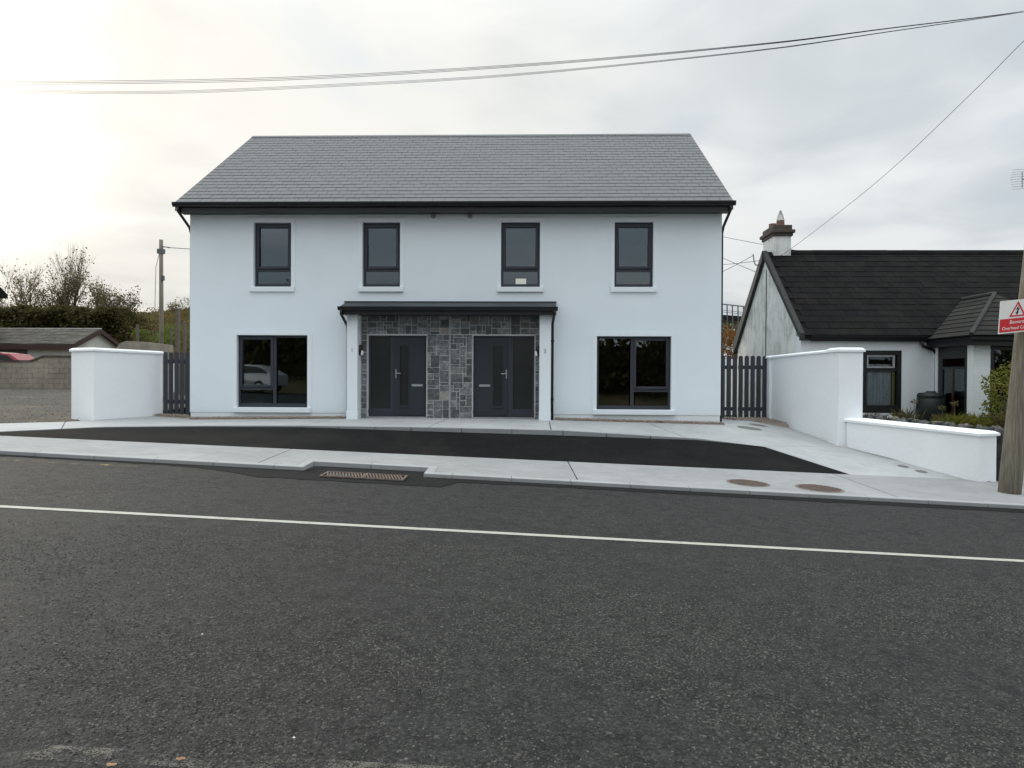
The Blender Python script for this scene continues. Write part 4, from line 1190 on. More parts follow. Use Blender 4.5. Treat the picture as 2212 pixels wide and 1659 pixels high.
MB().tube([(CX0-0.012, RY-0.1, RZ-0.55), (CX0-0.012, RY-0.1, -0.3)], 0.012, 6).build('gable_cable', 'cable', cot)
b0 = at(1627, 549, 22.3); b1 = at(1629, 566, 22.3); b2 = at(1640, 574, 22.3)
MB().tube([b0, b1, at(1632, 572, 22.3), b2, (CX0+0.02, b2.y, b2.z)], 0.02, 8).build('cable_bracket', 'wire', cot)
# porch
r1 = aty(2079, 650, 2.42); RXP = r1.x
r2 = y_for_x(2149, 638, RXP)
PZE = aty(2003, 734.6, 1.30).z
PXR = 2*RXP-PXL
zr1 = (r1.z+r2.z)/2
def courses(corners, n, name, parent, th=0.02):
    """slope given by (lower-left, lower-right, upper-right, upper-left): overlapping courses of tiles"""
    a, b, c, d = [Vector(q) for q in corners]
    nv = (b-a).cross(d-a).normalized()
    if nv.z < 0: nv = -nv
    for k in range(n):
        f0, f1 = k/n, (k+1.08)/n if k < n-1 else 1.0
        p_ = [a.lerp(d, f0)+nv*(0.016+th), b.lerp(c, f0)+nv*(0.016+th), b.lerp(c, f1)+nv*th, a.lerp(d, f1)+nv*th]
        q_ = [v-nv*th for v in p_]
        MB().prism(q_, p_).build(name, 'cottile2', parent)
e_bl = (PXL, 1.45, PZE); e_fl = (PXL, PYF, PZE); e_fr = (PXR, PYF, PZE); e_br = (PXR, 1.45, PZE)
ap_b = (RXP, 2.45, zr1); ap_f = (RXP, r2.y, zr1)
pr = MB()
pr.v = [e_bl, e_fl, e_fr, e_br, ap_b, ap_f]
pr.f = [(0, 1, 5, 4), (1, 2, 5), (2, 3, 4, 5), (0, 3, 2, 1)]
pro = pr.build('porch_roof', 'cottile2', cot)
courses((e_bl, e_fl, ap_f, (RXP, 2.42, zr1)), 9, 'tile_course', pro)
courses((e_fl, e_fr, (RXP+0.02, r2.y, zr1), (RXP-0.02, r2.y, zr1)), 9, 'tile_course', pro)
hp = MB().tube([(PXL, PYF, PZE+0.05), (RXP, r2.y, zr1+0.05)], 0.05, 6).tube([(RXP, r2.y, zr1+0.05), (RXP, 2.4, zr1+0.05)], 0.05, 6).build('hip_tile', 'verge', pro)
MB().box(PXL+0.06, PXL+0.09, PYF+0.1, 1.44, PZE-0.20, PZE-0.01).box(PXL+0.06, PXR-0.1, PYF+0.05, PYF+0.08, PZE-0.22, PZE-0.01).box(PXL+0.02, PXR-0.02, PYF+0.09, 1.43, PZE-0.06, PZE-0.03).build('porch_fascia', 'black', pro)
gutter(PXL-0.02, PXR, PYF+0.045, PZE-0.02, 0.11, 0.10, pro)
dpx = aty(2021, 800, 1.35)
q = MB().tube([aty(1990, 737, 1.32), aty(1994, 748, 1.33), aty(2016, 756, 1.34), aty(2022, 765, 1.35), (dpx.x, 1.35, -0.5)], 0.04, 8); q.smooth = True; q.build('downpipe', 'black', cot)
# porch walls: brick pier, dark window, door side
bx0 = aty(2102, 800, PYF+0.30).x; bx1 = aty(2140, 800, PYF+0.30).x
bed2 = MB().box(bx0+0.008, bx1-0.008, PYF+0.308, PYF+0.55, -0.8, PZE-0.2).build('brick_pier', 'cotwhite', cot)
bl = 0.0
bw = bx1-bx0
brick_full = MB().box(0, bw*0.62-0.008, 0, 0.1, 0, 0.062).mesh('brick', 0.004); brick_full.materials.append(M['cotwhite'])
brick_half = MB().box(0, bw*0.38-0.004, 0, 0.1, 0, 0.062).mesh('brick', 0.004); brick_half.materials.append(M['cotwhite'])
for k in range(36):
    z = -0.75+k*0.072
    if z > PZE-0.28: break
    seq = (brick_full, brick_half) if k % 2 else (brick_half, brick_full)
    x = bx0
    for me in seq:
        piece('brick', me, (x, PYF+0.30+random.uniform(-0.003, 0.003), z), bed2); x += (bw*0.62 if me is brick_full else bw*0.38)+0.002
swx = PXL+0.22
MB().box(swx, swx+0.1, 1.22, 1.435, -0.8, PZE-0.2).build('porch_jamb', 'cotwhite', cot)
fd = MB().box(swx+0.02, swx+0.08, PYF+0.56, 1.21, PZE-0.5, PZE-0.2).box(swx+0.02, swx+0.08, 1.02, 1.21, -0.8, PZE-0.5).box(swx+0.02, swx+0.08, PYF+0.56, PYF+0.66, -0.8, PZE-0.5).box(swx+0.025, swx+0.075, PYF+0.66, 1.02, 0.62+0.75, 0.68+0.75).box(swx+0.025, swx+0.075, PYF+0.66, 1.02, -0.8, 0.0)
pdr = fd.build('porch_door', 'black', cot)
MB().box(swx+0.045, swx+0.055, PYF+0.66, 1.02, 0.0, 1.38).build('pane', 'glass', pdr)
MB().box(swx+0.03, swx+0.07, 0.55, 0.62, 0.0, 1.38).build('door_rail', 'varnish', pdr)
fw = MB(); frame_box(fw, bx1+0.01, PXR-0.3, -0.25, PZE-0.22, 0.09, PYF+0.33, PYF+0.43); fw.box(bx1+0.01, PXR-0.3, PYF+0.32, PYF+0.42, -0.8, -0.251)
fwo = fw.build('porch_window', 'black', cot)
MB().box(bx1+0.09, PXR-0.38, PYF+0.37, PYF+0.376, -0.17, PZE-0.3).build('pane', 'glass', fwo)
MB().box(PXR-0.29, PXR-0.2, PYF+0.33, 1.43, -0.8, PZE-0.2).box(swx+0.12, PXR-0.3, 1.37, 1.42, -0.8, PZE-0.2).build('porch_inner_wall', 'varnish', cot)

# antenna above the cottage
t = thing('tv_antenna', at(2226, 545, 21.5), 'thin rod television antenna above the cottage roof at the right edge', 'antenna')
MB().tube([at(2226, 560, 21.5), at(2222, 372, 21.5)], 0.016, 6).build('mast', 'wire', t)
MB().tube([at(2208, 371, 21.2), at(2208, 405, 21.6)], 0.012, 6).tube([at(2208, 388, 21.4), at(2223, 386, 21.5)], 0.012, 6).build('boom', 'wire', t)
for k in range(9):
    y = 366+k*5.2
    MB().tube([at(2182+abs(k-4)*1.2, y+1.2, 21.3), at(2236, y-2.2, 21.5)], 0.006, 5).build('rod', 'wire', t)

# ================================================================== GARDEN BESIDE THE COTTAGE
# old rubble wall just behind the low white wall
t = thing('rubble_wall', (8.0, -2.6, -0.6), 'dark old rubble wall just behind the low white wall', 'wall')
core = [(7.28, -1.70), (8.80, -4.02), (9.02, -3.90), (7.50, -1.60)]
MB().prism([(x, y, -1.0) for x, y in core], [(x, y, zlow(x, y)+0.06) for x, y in core]).build('wall_core', 'rubble', t)
rub = []
for q in range(4):
    bm = bmesh.new(); bmesh.ops.create_icosphere(bm, subdivisions=1, radius=0.5)
    for v in bm.verts: v.co *= random.uniform(0.8, 1.15)
    me = bpy.data.meshes.new('stone'); bm.to_mesh(me); bm.free(); me.materials.append(M['rubble']); rub.append(me)
for k in range(34):
    f = (k+random.uniform(-0.2, 0.2))/33.0; g_ = random.choice((0.25, 0.75))
    x = 7.30+(8.82-7.30)*f+0.20*g_; y = -1.68+(-4.0+1.68)*f+0.11*g_
    piece('stone', random.choice(rub), (x, y, zlow(x, y)+random.uniform(0.06, 0.11)), t, rot=(random.uniform(-0.3, 0.3), random.uniform(-0.3, 0.3), random.uniform(0, 3)), scale=(random.uniform(0.15, 0.26), random.uniform(0.12, 0.2), random.uniform(0.09, 0.15)))
t = MB().prism([(8.90, -4.02, -1.3), (15, -3.5, -1.6), (15, -3.2, -1.6), (8.94, -3.7, -1.3)], [(8.90, -4.02, 0.06), (15, -3.5, -0.2), (15, -3.2, -0.2), (8.94, -3.7, 0.06)]).build('roadside_wall', 'stain')
tag(t, 'weathered cream wall half hidden behind the leaning wooden pole', 'wall')
# compost bin
bc = at(2010.5, 905, 18.4); bc.z = -0.38
t = thing('compost_bin', bc, 'dark green plastic compost bin standing against the cottage front', 'bin')
zb_ = bc.z; bt = at(2010, 845, 18.4).z-zb_
b_ = MB().lathe([(0.36, 0), (0.355, 0.15), (0.365, 0.16), (0.345, bt*0.5), (0.352, bt*0.5+0.015), (0.33, bt*0.82), (0.30, bt*0.86)], bc, 24); b_.smooth = True; bo = b_.build('body', 'binplastic', t)
b_ = MB().lathe([(0.315, bt*0.845), (0.325, bt*0.90), (0.29, bt*0.96), (0.12, bt*0.975), (0.11, bt), (0.06, bt)], bc, 24); b_.build('lid', 'binplastic', t)

def blob_points(n, c, r, shell=0.5):
    p_ = rng.normal(size=(n, 3)); p_ /= np.linalg.norm(p_, axis=1)[:, None]
    u = rng.random(n)**(1/3)*(1-shell)+shell*rng.uniform(0.75, 1.05, n)
    # lumpy outline
    k = 1+0.22*np.sin(p_[:, 0]*5+c[0])*np.cos(p_[:, 1]*4+c[1])+0.18*np.sin(p_[:, 2]*7+p_[:, 0]*3+c[2])
    return np.array(c)+p_*(u*k)[:, None]*np.array(r)
def shrub(name, label, c, r, n, size, material, group=None, stems=6, aspect=0.5, cat='shrub'):
    base = Vector((c[0], c[1], c[2]-r[2]))
    t = thing(name, base, label, cat, group)
    add_mesh_obj('foliage', leaves_mesh('foliage', blob_points(n, c, r), size, material, aspect=aspect), t)
    sm_ = MB()
    for k in range(stems):
        a = 2*math.pi*k/stems+0.4
        sm_.tube([base, base+Vector((math.cos(a)*r[0]*0.3, math.sin(a)*r[1]*0.3, r[2]*0.8)), Vector(c)+Vector((math.cos(a)*r[0]*0.6, math.sin(a)*r[1]*0.6, r[2]*0.4))], [0.012+r[2]*0.01, 0.01+r[2]*0.006, 0.004], 5)
    sm_.build('stems', 'bark', t)
    return t
def tuft(name, label, c, w, h, n, material, cat='grass', group=None):
    c = np.array(c)
    ang = rng.uniform(0, 2*math.pi, n); base = c+np.stack([rng.normal(size=n)*w*0.35, rng.normal(size=n)*w*0.25, np.zeros(n)], axis=1)
    L_ = h*rng.uniform(0.45, 1.1, n); lean = rng.uniform(0.15, 0.75, n)
    d = np.stack([np.cos(ang)*lean, np.sin(ang)*lean, np.ones(n)], axis=1); d /= np.linalg.norm(d, axis=1)[:, None]
    side = np.stack([-np.sin(ang), np.cos(ang), np.zeros(n)], axis=1)*0.007
    mid = base+d*(L_*0.55)[:, None]; tip = base+d*L_[:, None]-np.array([0, 0, 1])*(L_*lean*0.35)[:, None]+np.stack([np.cos(ang), np.sin(ang), 0*ang], axis=1)*(L_*lean*0.2)[:, None]
    v = np.stack([base-side, base+side, mid+side*0.8, tip, mid-side*0.8], axis=1).reshape(-1, 3)
    me = np_mesh(name, v, np.arange(5*n).reshape(-1, 5), material, rng.random(n))
    return tag(add_mesh_obj(name, me), label, cat, group, kind='stuff')
gz = lambda p_, dz=0.0: (p_.x, p_.y, p_.z+dz)
p_ = at(2178, 845, 16.2); shrub('garden_shrub', 'feathery yellow-green shrub behind the wooden pole', gz(p_, -0.15), (0.52, 0.45, 0.75), 2300, 0.075, 'leafyellow')
p_ = at(2195, 905, 15.2); shrub('garden_shrub', 'dark low bush at the foot of the feathery shrub', gz(p_, -0.1), (0.5, 0.4, 0.30), 900, 0.08, 'leafolive')
for px_, py_, d, w, h, n, m_, lab in ((2098, 905, 16.3, 0.75, 0.42, 420, 'leafyellow', 'wide tuft of yellow-green grass in front of the brick pier'), (2045, 900, 16.9, 0.4, 0.36, 160, 'drygrass', 'dry brown grass tuft right of the compost bin'), (1955, 893, 17.6, 0.35, 0.42, 90, 'drygrass', 'thin dry weeds left of the compost bin'), (1885, 890, 17.9, 0.4, 0.25, 140, 'leafolive', 'small green weeds below the cottage window')):
    p_ = at(px_, py_+14, d); tuft('grass_tuft', lab, (p_.x, p_.y, p_.z-0.05), w, h, n, m_)
for k, (px_, py_, d, lab) in enumerate(((2062, 872, 16.6, 'tall seeding weed stalk with pale head in front of the porch door'), (1975, 868, 17.4, 'thin weed stalk leaning beside the compost bin'), (2035, 880, 16.8, 'short pale weed stalk between bin and porch'))):
    p_ = at(px_, py_, d); b_ = at(px_-4, 915, d)
    t = thing('weed', b_, lab, 'weed')
    MB().tube([b_, b_.lerp(p_, 0.5)+Vector((0.03, 0, 0.02)), p_], [0.007, 0.006, 0.004], 5).build('stem', 'bark', t)
    add_mesh_obj('flower_head', leaves_mesh('flower_head', blob_points(70, tuple(p_), (0.10, 0.08, 0.05)), 0.035, 'drygrass'), t)

# ================================================================== WOODEN POLE AND SIGN, RIGHT
pb = at(2181, 1060, 12.23)
pole_base = pb.copy()
lean = Vector((0.088, 0.0, 1.0)).normalized()
pt_ = [pb-lean*0.4+lean*(k*0.9) for k in range(13)]
pm = MB().tube(pt_, [0.172-0.0052*k+0.003*math.sin(k*2.1) for k in range(13)], 18); pm.smooth = True
t = thing('utility_pole', pb, 'weathered wooden utility pole leaning right at the edge of the pavement', 'pole')
pm.build('pole', 'pole', t)
arm = MB().box(pt_[-1].x-0.75, pt_[-1].x+0.75, pt_[-1].y-0.06, pt_[-1].y+0.06, pt_[-1].z-0.55, pt_[-1].z-0.43).build('cross_arm', 'pole', t)
SD = 12.0
so = at(2197, 682.5, SD)
ex = (at(2236, 678.6, SD)-at(2158, 686.4, SD))/2.0      # half-width vector
ey = (at(2199.5, 647, SD)-at(2194.5, 718, SD))/2.0       # half-height vector
en = ex.cross(ey).normalized()
if en.dot(EYE-so) < 0: en = -en
def sp(u, v, o=0.0): return so+ex*u+ey*v+en*o
def plate(u0, u1, v0, v1, o0, o1): return MB().prism([sp(u0, v0, o0), sp(u1, v0, o0), sp(u1, v1, o0), sp(u0, v1, o0)], [sp(u0, v0, o1), sp(u1, v0, o1), sp(u1, v1, o1), sp(u0, v1, o1)])
sg = thing('warning_sign', so-ey, 'white and red warning sign about overhead cables fixed to the wooden pole', 'sign')
plate(-1, 1, -1, 1, 0, 0.006).build('plate', 'signwhite', sg)
plate(-0.95, 0.95, -0.92, -0.12, 0.0065, 0.009).build('red_panel', 'signred', sg)
tri = [(-0.46, -0.02), (0.46, -0.02), (0.0, 0.92)]; tri_i = [(-0.33, 0.07), (0.33, 0.07), (0.0, 0.74)]
mb = MB()
for a in range(3):
    b = (a+1) % 3
    q = [tri[a], tri[b], tri_i[b], tri_i[a]]
    mb.prism([sp(u, v, 0.0065) for u, v in q], [sp(u, v, 0.0095) for u, v in q])
mb.build('triangle_border', 'signred', sg)
bolt = [(0.05, 0.66), (-0.12, 0.38), (0.0, 0.42), (-0.07, 0.24), (-0.13, 0.26), (-0.03, 0.08), (0.07, 0.27), (0.01, 0.25), (0.12, 0.50), (0.02, 0.46)]
MB().prism([sp(u, v, 0.0065) for u, v in bolt], [sp(u, v, 0.0095) for u, v in bolt]).build('lightning_bolt', 'signblack', sg)
def sign_text(body, u, v, height, width):
    me = text_mesh(body, 1.0, 'lettering', 'signtext', 0.0, 0.012)
    xs_ = [w_.co.x for w_ in me.vertices]; ys_ = [w_.co.y for w_ in me.vertices]
    sx_, sy_ = width/(max(xs_)-min(xs_)), height/(max(ys_)-min(ys_))
    cx_, cy_ = (max(xs_)+min(xs_))/2, (max(ys_)+min(ys_))/2
    for w_ in me.vertices:
        w_.co = sp(u+(w_.co.x-cx_)*sx_, v+(w_.co.y-cy_)*sy_, 0.0115)
    link(bpy.data.objects.new('lettering', me), sg)
sign_text('Beware', 0.0, -0.34, 0.22, 0.80)
sign_text('Overhead Cables', 0.0, -0.70, 0.20, 1.62)

# overhead cables
def pole_at(h): return pole_base+lean*h
def cable(label, pts, r=0.008, n=26, group=None, grp_off=None, cat='cable'):
    """pts: surveyed (px, py, distance); a smooth line through them"""
    P3 = [q.copy() if isinstance(q, Vector) else at(*q) for q in pts]
    if grp_off is not None: P3 = [q+Vector(grp_off) for q in P3]
    out = []
    m_ = len(P3)-1
    for k in range(n+1):
        u = k/n*m_; i = min(int(u), m_-1); f = u-i
        p0, p1, p2, p3 = P3[max(i-1, 0)], P3[i], P3[i+1], P3[min(i+2, m_)]
        out.append(0.5*((2*p1)+(p2-p0)*f+(2*p0-5*p1+4*p2-p3)*f*f+(3*p1-p0-3*p2+p3)*f**3))
    o = MB().tube(out, r, 5).build('overhead_cable', 'cable')
    return tag(o, label, cat, group)
A_ = [(-400, 176, 18.5), (0, 179, 16.6), (550, 172, 15.0), (1106, 142.5, 13.9), (1620, 98, 13.0), (1913, 62, 12.6), (2212, 24, 12.2)]
B_ = [(-400, 190, 18.7), (40, 197, 16.8), (350, 199.5, 15.8), (700, 185.5, 14.9), (1106, 162, 14.1), (1620, 111, 13.1), (1913, 69.5, 12.7), (2212, 26, 12.3)]
for k in range(3):
    cable(('topmost strand of the upper bundle of overhead cables', 'middle strand of the upper bundle of overhead cables', 'lowest strand of the upper bundle of overhead cables')[k], [(a, b+(k-1)*3.2*min(1, max(0, (2230-a)/1500)), c) for a, b, c in A_]+[pole_at(8.33+0.03*k)], 0.0045, 40, 'upper bundle of cables')
for k in range(3):
    cable(('topmost strand of the lower bundle of overhead cables', 'middle strand of the lower bundle of overhead cables', 'lowest strand of the lower bundle of overhead cables')[k], [(a, b+(k-1)*2.6*min(1, max(0, (2230-a)/1500)), c) for a, b, c in B_]+[pole_at(8.20+0.03*k)], 0.0035, 40, 'lower bundle of cables')
cable('single thin cable slanting from the right edge down to the cottage gable', [pole_at(8.15), (2212, 88, 12.75), (2100, 200, 14.3), (1900, 388, 17.5), (1712, 535, 21.2), (1650, 572, 22.2), (1632, 572, 22.3)], 0.0055)
def q3(x, y): return ((2850+x*0.3497)*0.54004, (820+y*0.3497)*0.54004)
for (a, b, lab) in (((60, 352), (1100, 545), 'highest thin wire behind the cottage chimney'), ((60, 578), (520, 776), 'thin wire slanting down behind the cottage gable'), ((60, 688), (545, 635), 'thicker wire running level to the bracket on the gable'), ((60, 790), (460, 580), 'thin wire rising towards the bracket on the gable')):
    pa, pb_ = q3(*a), q3(*b)
    cable(lab, [(*pa, 31), ((pa[0]+pb_[0])/2, (pa[1]+pb_[1])/2+0.8, 28.5), (*pb_, 26)], 0.011, 10, cat='wire')

# ================================================================== COVERS, GULLY, GRAVEL, LEAVES
def cover(name, label, px_, py_, r, material, studs=True, group=None):
    c = see(px_, py_)
    if c is None: return
    n = 28
    def ring(r_, dz, dx=0.0):
        return [(c.x+r_*math.cos(2*math.pi*k/n), c.y+r_*math.sin(2*math.pi*k/n), drop(c.x+r_*math.cos(2*math.pi*k/n), c.y+r_*math.sin(2*math.pi*k/n), c.z)+dz) for k in range(n)]
    t = thing(name, c, label, 'manhole cover', group)
    fr = MB(); a, b = ring(r, 0.004), ring(r*0.91, 0.006)
    fr.v = a+b; fr.f = [(k, (k+1) % n, n+(k+1) % n, n+k) for k in range(n)]; fr.build('frame', 'iron', t)
    ls = MB(); ls.v = ring(r*0.89, 0.007)+[(c.x, c.y, c.z+0.008)]; ls.f = [(k, (k+1) % n, n) for k in range(n)]; ls.build('lid', material, t)
    if studs:
        sd = MB(); st_ = r*0.115; m_ = int(r/st_)
        for i in range(-m_, m_+1):
            for j in range(-m_, m_+1):
                x, y = c.x+i*st_, c.y+j*st_
                if math.hypot(i*st_, j*st_) < r*0.82:
                    z = drop(x, y, c.z)+0.009; h = st_*0.32
                    sd.prism([(x-h, y-h, z), (x+h, y-h, z), (x+h, y+h, z), (x-h, y+h, z)], [(x-h*.7, y-h*.7, z+0.006), (x+h*.7, y-h*.7, z+0.006), (x+h*.7, y+h*.7, z+0.006), (x-h*.7, y+h*.7, z+0.006)])
        so_ = sd.build('studs', material, t); so_['kind'] = 'stuff'
cover('manhole_cover', 'rusty round manhole cover in the pavement nearer the house middle', 1616, 1043.5, 0.345, 'rust')
cover('manhole_cover', 'larger rusty round manhole cover in the pavement, the right one of two', 1770, 1055, 0.375, 'rust')
cover('manhole_cover', 'grey round inspection cover in the concrete path before the right gate', 1619, 925, 0.29, 'iron', False)
cover('manhole_cover', 'thin sliver of a grey cover partly hidden in gravel by the right gate', 1637, 918.5, 0.22, 'iron', False)
cover('manhole_cover', 'small dark square-looking cover beside the low white wall, the upper one', 1951, 1007.5, 0.10, 'iron', False)
cover('manhole_cover', 'small dark cover near the low white wall, the lower one', 1990, 1018.5, 0.11, 'iron', False)
# gully grate
t = thing('gully_grate', P(-2.2, 10.68, zr(-2.2)), 'long rusty iron gully grate in black tarmac at the kerb', 'drain')
g0, g1, u0, u1 = -2.80, -1.58, 10.42, 10.94
zz = lambda s, o: zr(s)+0.006+o
MB().slab([P(s, t_, zz(s, 0.004)) for s, t_ in ((g0, u0), (g1, u0), (g1, u1), (g0, u1))], 0.003).build('pit_shade_plate', 'black', t)  # flat black plate, its colour standing in for the darkness below the bars
f_ = MB()
for a, b, c, d in ((g0, g1, u0, u0+0.03), (g0, g1, u1-0.03, u1), (g0, g0+0.03, u0+0.03, u1-0.03), (g1-0.03, g1, u0+0.03, u1-0.03), ((g0+g1)/2-0.015, (g0+g1)/2+0.015, u0+0.03, u1-0.03)):
    f_.slab([P(s, t_, zz(s, 0.022)) for s, t_ in ((a, c), (b, c), (b, d), (a, d))], 0.02)
f_.build('frame', 'rust', t)
bm_ = MB().box(-0.011, 0.011, -0.215, 0.215, 0, 0.02).mesh('bar', 0.003); bm_.materials.append(M['rust'])
nb = 25
for k in range(nb):
    s = g0+0.06+(g1-g0-0.12)*k/(nb-1)
    piece('bar', bm_, P(s, (u0+u1)/2, zz(s, 0.004)), t, rot=(0, math.atan(GRADE), YAW+0.25))

# gravel strips along the walls
def gravel(name, label, quad, n, size=0.026, dz=0.045):
    a, b, c, d = [Vector(q) for q in quad]
    u = rng.random(n); v = rng.random(n)
    pts = [tuple((a.lerp(b, x)).lerp(d.lerp(c, x), y)+Vector((0, 0, random.uniform(-0.005, dz)))) for x, y in zip(u, v)]
    t = add_mesh_obj(name, chips_mesh(name, pts, size, 'gravel', 0.8))
    tag(t, label, 'gravel', kind='stuff')
    MB().slab([a-Vector((0, 0, 0.004)), b-Vector((0, 0, 0.004)), c-Vector((0, 0, 0.004)), d-Vector((0, 0, 0.004))], 0.1).build('gravel_bed', 'gravel', t)
gravel('gravel_strip', 'pinkish gravel strip under the left ground-floor window', ((-8.60, -0.30, 0.03), (-4.66, -0.30, 0.075), (-4.66, -0.01, 0.085), (-8.60, -0.01, 0.04)), 5200)
gravel('gravel_strip', 'pinkish gravel strip under the right ground-floor window', ((0.52, -0.30, 0.075), (4.60, -0.33, -0.005), (4.62, -0.01, 0.0), (0.52, -0.01, 0.085)), 5600)
gravel('gravel_patch', 'gravel at the foot of the narrow left gate', ((-9.55, -0.25, 0.115), (-8.7, -0.2, 0.06), (-8.68, 0.3, 0.07), (-9.45, 0.3, 0.12)), 1500)
gravel('gravel_patch', 'gravel between the right gate and the tall white wall', ((5.35, 1.7, -0.01), (6.50, 0.75, -0.06), (6.42, 2.15, 0.01), (5.2, 2.15, 0.005)), 2600)

# fallen leaves and litter on the road
for k, (px_, py_, sz, m_, lab) in enumerate(((390, 1642, 0.019, 'leaforange', 'curled orange leaf lying on the worn edge line'), (241, 1655, 0.021, 'leaforange', 'orange leaf at the very bottom edge of the road'), (635, 1596, 0.007, 'paper', 'small white pebble on the near road surface'), (437, 1372, 0.006, 'paper', 'tiny pale chip on the road left of centre'))):
    v = (_f+_r2*((px_-1106)/1550.0)-_u2*((py_-829.5)/1550.0))
    kk = 1.0
    for _ in range(12):
        q = EYE+v*kk; s_, t_ = st(q.x, q.y); kk *= (EYE.z-(zr(s_)+0.01))/(EYE.z-q.z)
    q = EYE+v*kk
    lm = MB()
    n = 8
    lm.v = [(q.x+sz*math.cos(2*math.pi*j/n)*(1+0.25*math.sin(j*2.3)), q.y+0.6*sz*math.sin(2*math.pi*j/n), q.z+0.004+0.25*sz*abs(math.sin(j*1.1+k))) for j in range(n)]+[(q.x, q.y, q.z+0.012), (q.x, q.y, q.z)]
    lm.f = [(j, (j+1) % n, n) for j in range(n)]+[((j+1) % n, j, n+1) for j in range(n)]
    tag(lm.build('fallen_leaf' if k < 2 else 'pale_pebble', m_), lab, 'leaf' if k < 2 else 'pebble')
# ================================================================== BEYOND THE YARD, LEFT
def ground_at(p_): s_, t_ = st(p_.x, p_.y); return terrain_z(s_, t_)
def yard_z(x, y):
    h = yard_bvh.ray_cast(Vector((x, y, 9)), Vector((0, 0, -1))); return h[0].z if h[0] else ground_at(Vector((x, y, 0)))
# concrete block wall
BD = 29.5
w_l = at(-230, 834, BD); w_r = at(212, 834, BD)
t = thing('block_wall', (w_r.x-4, w_r.y, 0.5), 'stained grey concrete block wall stepping up behind the yard', 'wall')
dirx = (w_r-w_l); dirx.z = 0; ln = dirx.length; ang = math.atan2(dirx.y, dirx.x); dirx.normalize()
blk = MB().box(0.004, 0.436, 0, 0.21, 0.004, 0.211).mesh('block', 0.006); blk.materials.append(M['block'])
zb_ = yard_z(w_r.x-3, w_r.y)-0.05
z_hi = at(130, 771, BD).z; z_lo = at(30, 781, BD).z
step_a = (at(66, 778, BD)-w_l).dot(dirx); step_b = (at(95, 768, BD)-w_l).dot(dirx)
ncrs = int((z_hi-zb_)/0.215)+1
capv = []
for j in range(ncrs):
    x = -0.22*(j % 2)
    while x < ln:
        zt_ = z_lo if x+0.22 < step_a else (z_hi if x+0.22 > step_b else z_lo+(z_hi-z_lo)*(x+0.22-step_a)/(step_b-step_a))
        if zb_+(j+1)*0.215 <= zt_+0.08:
            q = w_l+dirx*max(x, 0); q.z = zb_+j*0.215
            piece('block', blk, q, t, rot=(0, 0, ang))
        x += 0.44
mb = MB()
def wl(x, z): q = w_l+dirx*x; return (q.x, q.y+0.02, z)
prof_ = [(0, z_lo), (step_a, z_lo), (step_b, z_hi), (ln, z_hi)]
mb.extrude([wl(x, z-0.01) for x, z in prof_]+[wl(x, zb_-0.2) for x, z in prof_[::-1]], (0, 0.16, 0))
mb.build('mortar_core', 'block', t)
cp = MB()
for (xa, za), (xb, zb2) in zip(prof_[:-1], prof_[1:]):
    a, b = Vector(wl(xa, za)), Vector(wl(xb, zb2))
    cp.prism([a+Vector((0, -0.06, 0)), b+Vector((0, -0.06, 0)), b+Vector((0, 0.24, 0)), a+Vector((0, 0.24, 0))], [a+Vector((0, -0.06, 0.06)), b+Vector((0, -0.06, 0.06)), b+Vector((0, 0.24, 0.06)), a+Vector((0, 0.24, 0.06))])
cp.build('capping', 'shedroof', t)
p_ = at(193, 829, 28.6); bm = bmesh.new(); bmesh.ops.create_icosphere(bm, subdivisions=2, radius=0.24)
for v in bm.verts: v.co = Vector((v.co.x*random.uniform(0.85, 1.1), v.co.y*0.8, v.co.z*0.85*random.uniform(0.9, 1.05)))+Vector((p_.x, p_.y, yard_z(p_.x, p_.y)+0.14))
me = bpy.data.meshes.new('pale_boulder'); bm.to_mesh(me); bm.free(); me.materials.append(M['stain'])
tag(add_mesh_obj('pale_boulder', me), 'pale boulder lying at the foot of the block wall', 'stone')

